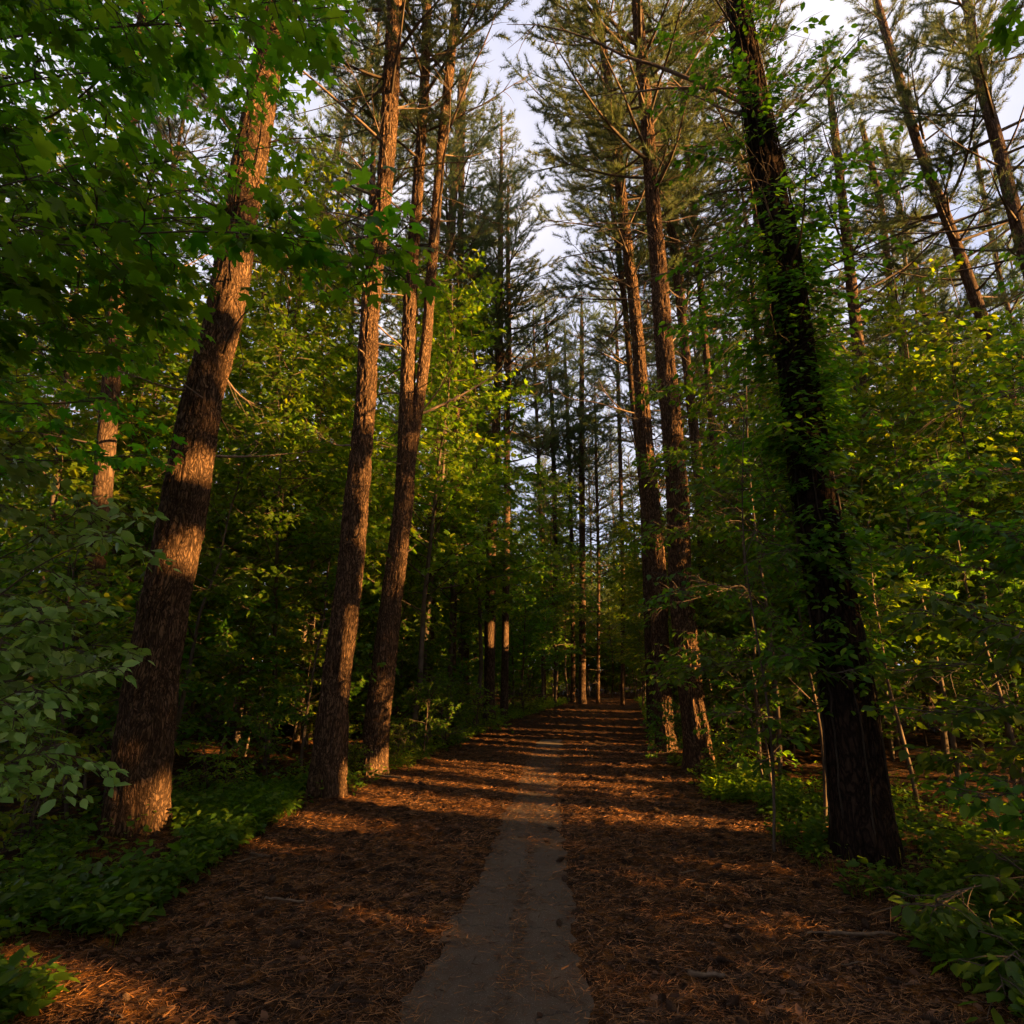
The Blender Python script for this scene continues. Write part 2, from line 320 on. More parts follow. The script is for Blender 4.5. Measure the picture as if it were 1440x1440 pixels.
# ------------------------------------------------------------------ ground
def ground():
    ys = [-6.0]
    while ys[-1] < 16: ys.append(ys[-1] + (.03 if 2.6 < ys[-1] < 9 else .08 if ys[-1] > 2 else .5))
    while ys[-1] < 400: ys.append(ys[-1] + .04 * ys[-1]*.4 + .1)
    xs = [0.0]
    while xs[-1] < 400: xs.append(xs[-1] + (.035 if xs[-1] < 4.2 else .035 + (xs[-1]-4.2)*.045))
    xs = np.array(xs); xs = np.concatenate([-xs[:0:-1], xs]); ys = np.array(sorted(set([-80., -40., -20., -12., -8.] + ys)))
    X, Y = np.meshgrid(xs, ys)
    mb = MB(); mb.add(np.stack([X, Y, hz(X, Y)], -1), grid_tris(len(ys), len(xs), False)[:, ::1])
    m, t, o = mat('needle_litter')
    v = texco(t); vs_ = texco(t, (1, .8, 1))
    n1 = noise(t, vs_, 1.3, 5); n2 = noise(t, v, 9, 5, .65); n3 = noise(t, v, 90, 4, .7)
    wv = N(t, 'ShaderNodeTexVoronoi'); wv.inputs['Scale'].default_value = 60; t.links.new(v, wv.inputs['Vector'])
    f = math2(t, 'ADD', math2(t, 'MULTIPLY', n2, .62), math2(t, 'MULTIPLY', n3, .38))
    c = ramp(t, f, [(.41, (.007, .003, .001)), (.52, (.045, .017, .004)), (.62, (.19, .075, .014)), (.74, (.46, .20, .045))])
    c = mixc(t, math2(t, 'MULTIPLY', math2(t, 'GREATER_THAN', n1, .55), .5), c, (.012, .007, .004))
    b = N(t, 'ShaderNodeBsdfPrincipled'); t.links.new(c, b.inputs['Base Color']); b.inputs['Roughness'].default_value = .95; b.inputs['Specular IOR Level'].default_value = .15
    bu = N(t, 'ShaderNodeBump'); bu.inputs['Strength'].default_value = .8; bu.inputs['Distance'].default_value = .03
    t.links.new(f, bu.inputs['Height']); t.links.new(bu.outputs[0], b.inputs['Normal']); t.links.new(b.outputs[0], o.inputs[0])
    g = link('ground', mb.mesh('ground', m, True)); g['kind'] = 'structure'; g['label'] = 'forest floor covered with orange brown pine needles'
    # asphalt
    ys = np.linspace(-6, 15.5, 150); xs = np.linspace(-1.9, 2.2, 40); X, Y = np.meshgrid(xs, ys)
    mb = MB(); mb.add(np.stack([X, Y, X*0 - .003], -1), grid_tris(len(ys), len(xs), False))
    m, t, o = mat('worn_asphalt'); v = texco(t)
    a1 = noise(t, v, 3, 4); a2 = noise(t, v, 110, 4, .85); a3 = noise(t, v, 14, 5)
    c = ramp(t, math2(t, 'ADD', math2(t, 'MULTIPLY', a1, .4), math2(t, 'MULTIPLY', a2, .6)), [(.28, (.020, .012, .007)), (.45, (.066, .044, .027)), (.58, (.098, .067, .042)), (.72, (.21, .155, .105))])
    c = mixc(t, math2(t, 'MULTIPLY', ramp(t, a3, [(.45, (0,0,0)), (.7, (1,1,1))]), .6), c, (.07, .032, .013))
    cv = N(t, 'ShaderNodeTexVoronoi', feature='DISTANCE_TO_EDGE'); cv.inputs['Scale'].default_value = .9; wv_ = N(t, 'ShaderNodeVectorMath', operation='ADD'); t.links.new(v, wv_.inputs[0]); nn_ = N(t, 'ShaderNodeTexNoise'); nn_.inputs['Scale'].default_value = 4; nn_.inputs['Detail'].default_value = 5; t.links.new(v, nn_.inputs['Vector']); sv_ = N(t, 'ShaderNodeVectorMath', operation='SCALE'); sv_.inputs['Scale'].default_value = .5; t.links.new(nn_.outputs[1], sv_.inputs[0]); t.links.new(sv_.outputs[0], wv_.inputs[1]); t.links.new(wv_.outputs[0], cv.inputs['Vector'])
    c = mixc(t, ramp(t, cv.outputs[0], [(0, (.85,)*3), (.012, (0, 0, 0))]), c, (.012, .008, .006))
    ag = N(t, 'ShaderNodeTexVoronoi'); ag.inputs['Scale'].default_value = 70; t.links.new(v, ag.inputs['Vector']); c = mixc(t, math2(t, 'MULTIPLY', math2(t, 'LESS_THAN', ag.outputs[0], .22), .55), c, (.20, .165, .13))
    b = N(t, 'ShaderNodeBsdfPrincipled'); t.links.new(c, b.inputs['Base Color']); b.inputs['Roughness'].default_value = .8
    bu = N(t, 'ShaderNodeBump'); bu.inputs['Strength'].default_value = .5; bu.inputs['Distance'].default_value = .006
    t.links.new(a2, bu.inputs['Height']); t.links.new(bu.outputs[0], b.inputs['Normal']); t.links.new(b.outputs[0], o.inputs[0])
    g = link('path', mb.mesh('path', m, True)); g['kind'] = 'structure'; g['label'] = 'worn grey asphalt path half buried in pine needles'
ground()

# loose needles, one mass nobody could count
def litter():
    mb = MB(); n = 230000
    y = 2.6 + 11 * rng.random(n) ** 1.7; x = lx(y) - 1.0 + rng.random(n) * (rx(y) - lx(y) + 2.0)
    a = asph(x, y); keep = (a < .0) | (rng.random(n) < .13 + .55*np.clip(1 - a/.16, 0, 1)**1.5 + .5*(fbm(x*6, y*6, 0, 19) > .62) + .85*np.clip((y - 6.0)/3.2, 0, 1) + .75*(np.abs(x - np.interp(y, AL[:,1], AL[:,0])*.47 - np.interp(y, AR[:,1], AR[:,0])*.53) < .05 + .12*(fbm(x*4, y*1.5, 0, 29) - .5))); x, y = x[keep], y[keep]; n = len(x)
    z = np.maximum(hz(x, y), 0) + .004 + rng.random(n) * .010
    th = rng.normal(0, 1, n) ; d = np.stack([np.cos(th), np.sin(th), rng.normal(0, .2, n)], -1)
    L = rng.uniform(.03, .085, n); wd = rng.uniform(.0007, .0015, n) * (1 + y / 7)
    s = np.stack([-np.sin(th), np.cos(th), rng.normal(0, .5, n)], -1) * wd[:, None]
    p = np.stack([x, y, z], -1); q = p + d * L[:, None]
    v = np.stack([p - s, p + s, q], 1); t = np.arange(n * 3).reshape(-1, 3); mb.add(v, t)
    m, tt, o = mat('dry_needles'); g = N(tt, 'ShaderNodeNewGeometry')
    b = N(tt, 'ShaderNodeBsdfPrincipled'); b.inputs['Roughness'].default_value = .7
    tt.links.new(ramp(tt, g.outputs['Random Per Island'], [(0, (.018, .007, .002)), (.5, (.085, .033, .007)), (.85, (.27, .11, .024)), (1, (.36, .17, .06))]), b.inputs['Base Color'])
    tt.links.new(b.outputs[0], o.inputs[0])
    thing('needle_litter', 'loose orange pine needles strewn over the path and its verges', 'pine needles', kind='stuff', mesh=mb.mesh('needle_litter', m))
    # curled dead leaves / bark flakes
    mb = MB(); n = 9000
    y = 2.8 + 14 * rng.random(n) ** 1.5; x = lx(y) - .8 + rng.random(n) * (rx(y) - lx(y) + 1.6)
    a = asph(x, y); keep = (a < -.05) & (fbm(x*2, y*2, 0, 77) > .40) | (rng.random(n) < .02); x, y = x[keep], y[keep]; n = len(x)
    p = np.stack([x, y, np.maximum(hz(x, y), 0) + .006], -1)
    leaves(mb, p, np.stack([rng.normal(size=n), rng.normal(size=n), rng.normal(0, .2, n)], -1), np.stack([rng.normal(0, .35, n), rng.normal(0, .35, n), np.ones(n)], -1), rng.uniform(.025, .06, n), OVATE)
    m2 = leaf_mat('dead_leaf', (.025, .012, .006), (.09, .045, .02), (.22, .12, .06), (1, .8, .5), .1, .8, .2)
    thing('leaf_litter', 'dark curled dead leaves and bark flakes scattered over the needle bed', 'leaf litter', kind='stuff', mesh=mb.mesh('leaf_litter', m2))
litter()

# pine cones and sticks
def cones():
    mb = MB()
    for k in range(70):
        z = k / 70; r = .017 * math.sin(math.pi * min(1, z * .85 + .12)); th = k * 2.4
        c = np.array([r * .35 * math.cos(th), r * .35 * math.sin(th), z * .085])
        d = np.array([math.cos(th), math.sin(th), .45]); leaves(mb, [c], [d], [[-.4*math.cos(th), -.4*math.sin(th), 1]], r * 1.25, OVATE)
    mb.tube([(0, 0, 0), (0, 0, .04), (0, 0, .088)], [.006, .009, .003], 8)
    me = mb.mesh('pine_cone', M_CONE)
    k = 0
    while k < 150:
        y = 3.0 + 7 * rng.random() ** 1.4; x = lx(y) + rng.random() * (rx(y) - lx(y))
        if asph(x, y) > -.03 and rng.random() < .85: continue
        o = thing('pine_cone', 'small dark pine cone lying on the needle covered path', 'pine cone', (x, y, max(float(hz(x, y)), 0) + .014), 'pine cones fallen on the path', mesh=me)
        o.rotation_euler = (math.pi/2 + rng.normal(0, .15), 0, rng.uniform(0, 6.28)); o.scale = (rng.uniform(.8, 1.25),) * 3; k += 1
    def stick(px, py, L, r, ang, label, grp=None, mt=M_STICK):
        g = G(px, py); n = 9; s = np.linspace(-.5, .5, n) * L
        pts = np.stack([s * math.cos(ang), s * math.sin(ang) , r + .010 + .012*rng.random(n)], -1); pts[:, 1] += np.cumsum(rng.normal(0, L*.012, n))
        mb = MB(); mb.tube(pts, r * (1 - .3 * np.linspace(0, 1, n)) * rng.uniform(.85, 1.15, n), 7)
        mb.add(np.vstack([pts[0], pts[0] + [0, r, 0], pts[0] + [0, 0, r], pts[0] - [0, r, 0], pts[0] - [0,0,r]]), [[0,1,2],[0,2,3],[0,3,4],[0,4,1]])
        mb.tube([pts[4], pts[4] + [L*.1*math.cos(ang+.8), L*.1*math.sin(ang+.8), .015]], [r*.5, r*.2], 5)
        thing('fallen_stick', label, 'stick', (g[0], g[1], max(float(hz(g[0], g[1])), 0)), grp, mesh=mb.mesh('fallen_stick', mt, True))
    stick(995, 1383, .19, .014, -.15, 'short thick pale stick lying right of the asphalt near the bottom of the photo')
    stick(1215, 1328, .40, .011, .02, 'long grey stick at the edge of the undergrowth below the vine covered tree')
    stick(1160, 1319, .22, .006, .1, 'thin twig on the needles left of the long grey stick')
    stick(400, 1240+35, .30, .009, -.2, 'brown stick on the left verge beside the low green plants')
    stick(365, 1208, .24, .008, -.5, 'dark broken stick at the foot of the left bank')
    stick(545, 1100, .45, .02, -.5, 'dark broken branch lying just right of the forked pine')
    stick(968, 1238, .16, .007, .5, 'small pale twig on the right of the path in front of the sunlit strip')
    for k in range(26):
        y = 3.2 + 6 * rng.random(); x = lx(y) + rng.random() * (rx(y) - lx(y))
        d = (np.array([x, y, 0]) - CAM); px = 720 + F * x / np.dot(d, FW); py = 720 - F * np.dot(d, UP) / np.dot(d, FW)
        stick(px, py, rng.uniform(.08, .24), rng.uniform(.002, .0045), rng.uniform(-1.5, 1.5), 'thin broken twig lying among the pine needles on the path', 'small twigs on the path')
cones()

# ------------------------------------------------------------------ pine parts
def tufts(mb, p, d, L=.15, wd=.011, nn=16):
    p = np.asarray(p); d = unit(np.asarray(d)); n = len(p)
    nd = unit(d[:, None] * .9 + rng.normal(0, .62, (n, nn, 3)) + np.array([0, 0, .28]))
    s = unit(np.cross(nd, rng.normal(size=(n, nn, 3)))) * wd * .5
    l = L * rng.uniform(.7, 1.15, (n, nn, 1)); b = p[:, None] + 0 * nd
    v = np.stack([b - s, b + s, b + nd * l], 2); mb.add(v, np.arange(n * nn * 3).reshape(-1, 3))
def curve(p0, az, el0, L, bend, n=6, wob=.05):
    """a limb leaving at elevation el0 and bending by `bend` radians over its length"""
    pts = [np.array(p0, float)]; a = az
    for i in range(n - 1):
        e = el0 + bend * i / (n - 2 if n > 2 else 1); a += rng.normal(0, wob)
        pts.append(pts[-1] + L / (n - 1) * np.array([math.cos(a) * math.cos(e), math.sin(a) * math.cos(e), math.sin(e)]))
    return np.array(pts)
def crown(H, R, seed, dens=1.0, dead_from=None):
    """crown whose local z=0 is the lowest green whorl and whose top is at H; dead branches hang below"""
    global rng; old = rng; rng = np.random.default_rng(seed)
    nb, tb = MB(), MB(); z = 0.0; az0 = 0; tp, td = [], []
    while z < H - .3:
        t = z / H; prof = (0.55 + .45 * min(1, t / .25)) * (1 - max(0, t - .25) / .75) ** .75
        for k in range(int(rng.integers(3, 6))):
            if rng.random() < .2: continue
            L = R * prof * rng.uniform(.4, 1.25) + .25; az = az0 + k * 6.28 / 4.6 + rng.normal(0, .3)
            pts = curve((0, 0, z + rng.normal(0, .12)), az, rng.uniform(-.05, .30) + .5 * t, L, rng.uniform(.05, .6), 7, .07)
            r0 = .012 + .010 * L
            tb.tube(pts, np.linspace(r0, .004, 7), 4)
            m = int(L / .17 * dens) + 2
            for i in range(m):
                u = .22 + .78 * (i + rng.random()) / m; q = u * 6; j = min(int(q), 5); b = pts[j] * (1 - (q - j)) + pts[j+1] * (q - j)
                dd = pts[j+1] - pts[j]; ba = math.atan2(dd[1], dd[0]) + (1 if i % 2 else -1) * rng.uniform(.35, 1.1)
                l2 = (1.05 - u*.75) * min(1, L*.45) * rng.uniform(.35, .95) + .10
                q2 = curve(b, ba, rng.uniform(.0, .45), l2, rng.uniform(.1, .7), 4, .12)
                if l2 > .25: tb.tube(q2, [.006, .005, .004, .002], 3)
                kk = max(2, int(l2 / .062)); uu = np.linspace(.25, 1, kk) * 3
                for x_ in uu:
                    j2 = min(int(x_), 2); tp.append(q2[j2] * (1 - (x_ - j2)) + q2[j2+1] * (x_ - j2)); td.append(q2[j2+1] - q2[j2])
            tp.append(pts[-1]); td.append(pts[-1] - pts[-2])
        az0 += 1.1; z += rng.uniform(.38, .62)
    tb.tube([(0, 0, -.2), (.02, 0, H*.5), (0, .02, H)], [.012, .01, .005], 4)
    tp.append(np.array([0, 0, H])); td.append(np.array([0, 0, 1.]))
    tufts(nb, np.array(tp), np.array(td))
    if dead_from:
        z = -dead_from
        while z < .3:
            for k in range(int(rng.integers(1, 4))):
                L = rng.uniform(.4, 1.0) * R * (.5 + .35 * (1 + z/dead_from)); pts = curve((0, 0, z), rng.uniform(0, 6.28), rng.uniform(-.25, .3), L, rng.uniform(-.5, .4), 6, .12)
                tb.tube(pts, np.linspace(.016, .003, 6), 3)
                for i in range(int(L / .3)):
                    j = int(rng.integers(1, 5)); d = pts[j+1] - pts[j]
                    tb.tube(curve(pts[j], math.atan2(d[1], d[0]) + rng.choice([-1, 1]) * rng.uniform(.3, .9), rng.uniform(-.4, .4), rng.uniform(.2, .6), rng.uniform(-.5, .4), 4, .15), [.006, .005, .003, .002], 3)
            z += rng.uniform(.25, .7)
    rng = old; cm = nb.mesh('crown', M_NEEDLE); raw_keep(cm, nb, 3); lm_ = tb.mesh('crown_limbs', M_TWIG); raw_keep(lm_, tb, 0)
    return cm, lm_
CR = [crown(12, 3.0, 101, 1, 5.0), crown(10.5, 3.3, 102, 1, 6), crown(13.5, 2.7, 103, .9, 4), crown(9.5, 3.6, 104, 1, 7), crown(11, 2.6, 105, .9, 6), crown(12.5, 3.2, 106, 1.05, 4.5)]
CH_ = [12, 10.5, 13.5, 9.5, 11, 12.5]

def smooth_poly(pts, n):
    pts = np.asarray(pts, float); d = np.r_[0, np.cumsum(np.linalg.norm(np.diff(pts[:, :3], axis=0), axis=1))]
    u = np.linspace(0, d[-1], n); out = np.stack([np.interp(u, d, pts[:, k]) for k in range(pts.shape[1])], 1)
    w_ = max(3, n // 14) | 1; pad = w_ // 2; k_ = np.hanning(w_ + 2)[1:-1]; k_ /= k_.sum()
    ext = np.vstack([2*out[0] - out[pad:0:-1], out, 2*out[-1] - out[-2:-pad-2:-1]])
    return np.stack([np.convolve(ext[:, c], k_, 'valid') for c in range(out.shape[1])], 1)
def bark_trunk(pts, rad, ns, step, amp, seed, flare=.25, scars=True):
    pr = np.column_stack([pts, rad]); L = np.sum(np.linalg.norm(np.diff(pr[:, :3], axis=0), axis=1))
    n = max(8, int(L / step)); s = smooth_poly(pr, n); c, r = s[:, :3], s[:, 3]
    th = np.arange(ns) * 2 * math.pi / ns; z = np.linspace(0, L, n)
    T, Z = np.meshgrid(th, z); Rr = r[:, None]
    X, Yc = np.cos(T) * Rr, np.sin(T) * Rr
    wv = fbm(X*5, Yc*5, Z*2, seed, 2)
    f1 = 1 - np.abs(2 * fbm(X*21 + wv*.8, Yc*21 + wv*.8, Z*4.5, seed, 3) - 1) * 2.6
    f2 = fbm(X*45, Yc*45, Z*14, seed + 3, 2)
    lum = 1.5*(fbm(X*2.5, Yc*2.5, Z*1.3, seed + 9, 3) - .5)
    k = np.clip(Rr / .12, .3, 1)
    fl = flare * np.exp(-Z / .35) * (1 + .9 * np.cos(T * 5 + seed + .6 * np.sin(T * 2)) * np.exp(-Z / .4))
    R = Rr * (1 + fl + .13 * lum) + amp * k * (f1 * 1.0 + f2 * .6 - .9)
    V = c[:, None, :] + np.stack([np.cos(T) * R, np.sin(T) * R, 0 * R], -1)
    mb = MB(); mb.add(V, grid_tris(n, ns, True))
    return mb, s

def dead_branch_mesh(L, up, r0, seed):
    """local: leaves the origin along +X"""
    global rng; old = rng; rng = np.random.default_rng(seed); mb = MB()
    pts = curve((0, 0, 0), 0, up, L, rng.uniform(-.3, .6), 9, .13); mb.tube(pts, np.linspace(r0, .003, 9), 6)
    for i in range(int(L / .22)):
        j = int(rng.integers(1, 8)); d = pts[j+1] - pts[j]
        q = curve(pts[j], math.atan2(d[1], d[0]) + rng.choice([-1, 1]) * rng.uniform(.3, .9), rng.uniform(-.3, .6), rng.uniform(.15, .65) * min(1, L), rng.uniform(-.4, .5), 5, .15)
        mb.tube(q, np.linspace(.006, .0015, 5), 3)
    rng = old; return mb.mesh('dead_branch', M_DEAD, True)
DB = [dead_branch_mesh(L, u, r, 300 + i) for i, (L, u, r) in enumerate([(2.4, .45, .026), (1.8, .1, .022), (1.3, -.1, .018), (2.8, .65, .030), (.35, .2, .017), (.9, .25, .016), (.22, 0, .016), (2.0, .3, .02)])]

def track(pxs, Y, kx=.82):
    """(px, py, width px) down to up -> world centre line + radii in the plane Y"""
    c, r = [], []
    for px, py, wd in pxs:
        p = P(px, py, Y); c.append(p); r.append(wd * axd(p) / F / 2 * kx)
    return c, r
def pine(name, label, pxs, base, H=23.0, cr=0, near=True, mt=None, ndead=10, seed=1, flare=.22, group=None, rz=None, fork=None, zdead=(2.5, 11), cscale=1.0):
    b = G(*base); Y = b[1]; c, r = track(pxs, Y); c = [np.asarray(q) for q in c]
    z0 = min(float(hz(b[0], b[1])) - .08, 0)
    if c[0][2] > z0 + .05:                                    # carry down to the soil
        d = (c[1] - c[0]) / (c[1][2] - c[0][2]); c.insert(0, c[0] + d * (z0 - c[0][2])); r.insert(0, r[0] * 1.1)
    else: c[0] = c[0] + (c[1]-c[0]) * ((z0 - c[0][2]) / (c[1][2] - c[0][2]))
    if c[-1][2] < H - 1:                                      # carry up to the tip
        d = (c[-1] - c[-3 if len(c) > 3 else 0]); d = d / d[2]; d[:2] = d[:2] * .6; n = 4; top = c[-1]; r1 = r[-1]
        for i in range(1, n + 1):
            c.append(top + d * (H - top[2]) * i / n); r.append(r1 * (1 - i / n) + .02 * i / n)
    root_p = c[0].copy(); loc = np.array([root_p[0], root_p[1], z0])
    t = thing(name, label, 'tree', loc, group)
    cc = np.array(c) - loc
    if near: mb, s = bark_trunk(cc, r, 112, .03, .026, seed, flare)
    else: mb, s = bark_trunk(cc, r, 14, .22, .006, seed, flare)
    link('trunk', mb.mesh('trunk', mt or (M_BARK if near else M_BARKF), True), t)
    def at(z): 
        k = np.searchsorted(s[:, 2], z); k = min(k, len(s) - 2); return s[k, :3], s[k, 3], unit(s[min(k+2, len(s)-1), :3] - s[k-2, :3])
    rg = np.random.default_rng(seed)
    for i in range(ndead):
        z = rg.uniform(*zdead); p, rr, dz = at(z); a = rg.uniform(0, 6.28); k = rg.choice([0,1,2,3,4,4,5,5,6,6,7], )
        o = link('dead_branch', DB[k], t, p + np.array([math.cos(a), math.sin(a), 0]) * rr * .8); o.rotation_euler = (rg.normal(0, .3), rg.normal(0, .2), a); o.scale = (rg.uniform(.7, 1.15),) * 3
    zc = H - CH_[cr] * cscale
    p, rr, dz = at(zc); ptop = s[-1, :3]; q = Vector(ptop - p).to_track_quat('Z', 'Y')
    cs = np.linalg.norm(ptop - p) / CH_[cr]
    cn = link('crown', CR[cr][0], t, p, None, cs); cn.rotation_mode = 'QUATERNION'; cn.rotation_quaternion = q @ Matrix.Rotation(rg.uniform(0, 6.28), 3, 'Z').to_quaternion()
    M = Matrix.Translation(t.location) @ Matrix.LocRotScale(cn.location, cn.rotation_quaternion, cn.scale)
    cn.data = sunlit_holes(cn.data, M, M_NEEDLE); link('crown_limbs', sunlit_holes(CR[cr][1], M, M_TWIG), cn)
    return t, at, loc

A_PX = [(187,1178,96),(198,1080,88),(212,960,82),(232,850,72),(262,700,72),(284,560,63),(308,480,58),(325,400,60),(337,300,56),(357,200,54),(374,100,48),(392,0,45)]
B_PX = [(457,1122,60),(466,1040,53),(471,960,48),(488,850,44),(502,700,40),(511,600,35),(516,550,33),(518,480,31),(523,400,31),(537,300,27),(546,200,27),(551,100,26),(555,0,24)]
C_PX = [(524,1088,44),(530,1020,43),(537,960,41),(550,850,37),(569,700,31),(571,640,31),(573,560,26),(575,480,24),(577,400,22),(585,300,18),(592,200,16),(598,100,15),(601,0,14)]
C2_PX = [(575,660,20),(590,560,20),(600,480,19),(605,400,18),(613,300,16),(621,200,16),(632,100,16),(642,0,13)]
E_PX = [(985,1088,46),(975,1000,42),(964,900,40),(955,800,38),(953,700,36),(944,590,33),(933,480,30),(928,400,28),(919,300,24),(912,200,22),(904,100,20),(895,0,17)]
E2_PX = [(938,1058,34),(930,960,31),(925,800,28),(915,700,25),(906,590,22),(897,480,20),(889,400,19),(876,300,18),(867,200,17),(854,100,14),(836,0,11)]
F_PX = [(1222,1218,98),(1212,1160,92),(1190,960,78),(1170,850,70),(1144,700,64),(1130,600,58),(1115,480,54),(1105,400,54),(1090,300,50),(1072,200,44),(1052,100,40),(1036,0,35)]
pine('pine_tree', 'thickest pine on the left, leaning, with furrowed bark lit at its foot', A_PX, (187,1182), 21, 1, ndead=9, seed=3, zdead=(3.5, 9))
pine('pine_tree', 'straight scaly pine standing right at the left edge of the path', B_PX, (457,1126), 23, 0, ndead=16, seed=5, zdead=(2.5, 12))
tC, atC, locC = pine('pine_tree', 'forked pine with two stems just right of the scaly pine on the left', C_PX, (524,1092), 22, 4, ndead=12, seed=8, zdead=(3, 12))
c2, r2 = track(C2_PX, G(524,1092)[1]); d = c2[-1] - c2[-3]; d /= d[2]; tp = c2[-1]
for i in range(1, 4): c2.append(tp + d * np.array([.7,.7,1]) * (20 - tp[2]) * i / 3); r2.append(r2[7] * (1 - i/3) + .02)
mb, s2 = bark_trunk(np.array(c2) - locC, r2, 56, .05, .016, 44, 0)
st = link('second_stem', mb.mesh('second_stem', M_BARK, True), tC)
for i in range(9):
    k = int(rng.integers(int(len(s2)*.2), int(len(s2)*.7))); a = rng.uniform(0, 6.28); o = link('dead_branch', DB[int(rng.choice([0,1,3,4,5,7]))], st, s2[k,:3] + np.array([math.cos(a), math.sin(a), 0]) * s2[k,3]*.7); o.rotation_euler = (0, 0, a)
pine('pine_tree', 'tall pine on the right of the path with a sunlit red foot', E_PX, (985,1092), 23, 5, ndead=16, seed=12, zdead=(3.5, 13))
pine('pine_tree', 'dark slimmer pine close behind the tall pine on the right of the path', E2_PX, (938,1060), 24, 2, ndead=14, seed=15, zdead=(5, 14))
tF, atF, locF = pine('pine_tree', 'thick shade-darkened pine on the right wrapped in climbing vine', F_PX, (1222,1220), 22, 3, mt=M_BARK_SHADE, ndead=8, seed=19, zdead=(4, 9))

# slimmer pines placed where the photo shows them
MID = [
 ('dark pine half hidden behind leaves left of the thickest pine', [(86,1130,44),(105,1000,40),(140,740,32),(155,560,28),(170,350,24),(185,150,18)], (86,1130), 21, 3),
 ('thin leaning pine seen between the thickest and the scaly pine', [(395,960,14),(400,650,12),(420,420,11),(452,290,10),(480,190,9),(530,60,8)], (395,1010), 21, 4),
 ('pine with a thick dark stem in the shrubs right of the forked pine', [(597,1000,22),(603,860,20),(610,700,19),(622,500,17),(636,300,14),(650,100,11)], (597,1025), 23, 0),
 ('pine with the golden lit trunk left of the central dark pine', [(688,1000,20),(690,800,18),(696,650,16),(702,480,13),(704,330,9),(705,210,5)], (688,1018), 23, 2),
 ('central slim pine standing dark at the left edge of the distant path', [(709,1012,13),(711,860,12),(713,700,11),(713,600,10),(716,480,9),(714,350,7)], (709,1014), 21, 5),
 ('thin pale pine between the forked pine and the golden trunk', [(636,960,12),(640,700,12),(643,500,11),(648,300,10),(652,100,9)], (636,1020), 23, 4),
 ('straight brown pine far down the path with a broken side twig', [(819,985,12),(819,800,11),(818,640,10),(818,500,8),(818,450,6)], (819,990), 22, 1),
 ('slim grey pine just left of the straight brown pine down the path', [(806,985,8),(805,800,7),(800,640,7),(796,540,6)], (806,988), 21, 4),
 ('far dark pine over the left verge where the path ends', [(782,985,8),(780,700,8),(776,560,7),(768,480,6)], (782,989), 22, 5),
 ('far slim pine with lit lower stem left of the path end', [(765,985,8),(762,780,7),(757,640,6),(752,520,5)], (765,991), 21, 0),
 ('thin sapling pine right beyond the path end', [(841,985,6),(842,800,5),(838,640,5)], (841,990), 17, 2),
 ('thin brown pine standing above the far right path edge', [(876,985,8),(876,800,7),(872,640,7),(868,500,6)], (876,992), 22, 3),
 ('slim pine seen directly left of the dark slimmer pine', [(915,1000,14),(905,700,12),(890,560,11),(878,420,10),(862,300,9),(850,150,8)], (915,1030), 22, 0),
 ('pine behind the tall right pine showing a lit edge', [(990,960,16),(985,700,15),(962,480,14),(945,330,13),(930,200,12)], (990,1040), 23, 1),
 ('slender pine upper middle right between tall pine and vine tree', [(1010,700,13),(985,400,11),(970,250,10),(958,130,8)], (1040,1035), 22, 4),
 ('stout brown stub of pine seen right of the vine covered tree', [(1225,900,26),(1215,640,23),(1208,500,20),(1190,330,16),(1172,170,12)], (1240,1040), 21, 2),
 ('left one of the two thin pines right of the vine covered tree', [(1330,900,13),(1285,560,12),(1255,430,11),(1238,280,10),(1210,170,8)], (1350,1030), 20, 4),
 ('right one of the two thin pines right of the vine covered tree', [(1370,900,13),(1322,580,12),(1293,400,11),(1262,280,9),(1235,180,8)], (1385,1020), 19, 0),
 ('long grey pine leaning left across the upper right of the photo', [(1500,900,24),(1420,560,21),(1382,450,19),(1340,330,17),(1289,200,15),(1258,90,13),(1232,0,12)], (1540,1050), 22, 5),
 ('two toned pine trunk at the right border of the photo', [(1540,800,26),(1480,500,23),(1432,320,21),(1400,190,19),(1374,100,17),(1360,0,15)], (1600,1070), 21, 1),
 ('thin lit pine far behind at the right border', [(1480,800,9),(1440,520,8),(1408,400,8),(1384,280,7),(1370,200,6)], (1500,1010), 21, 4),
]
for i, (lb, px, base, H, cr) in enumerate(MID):
    b = G(*base); H2 = H
    pine('pine_tree', lb, px, base, H2, cr, near=False, ndead=8 if i < 3 else 5, seed=60 + i, zdead=(5, 12), flare=.2, mt=M_BARKF)

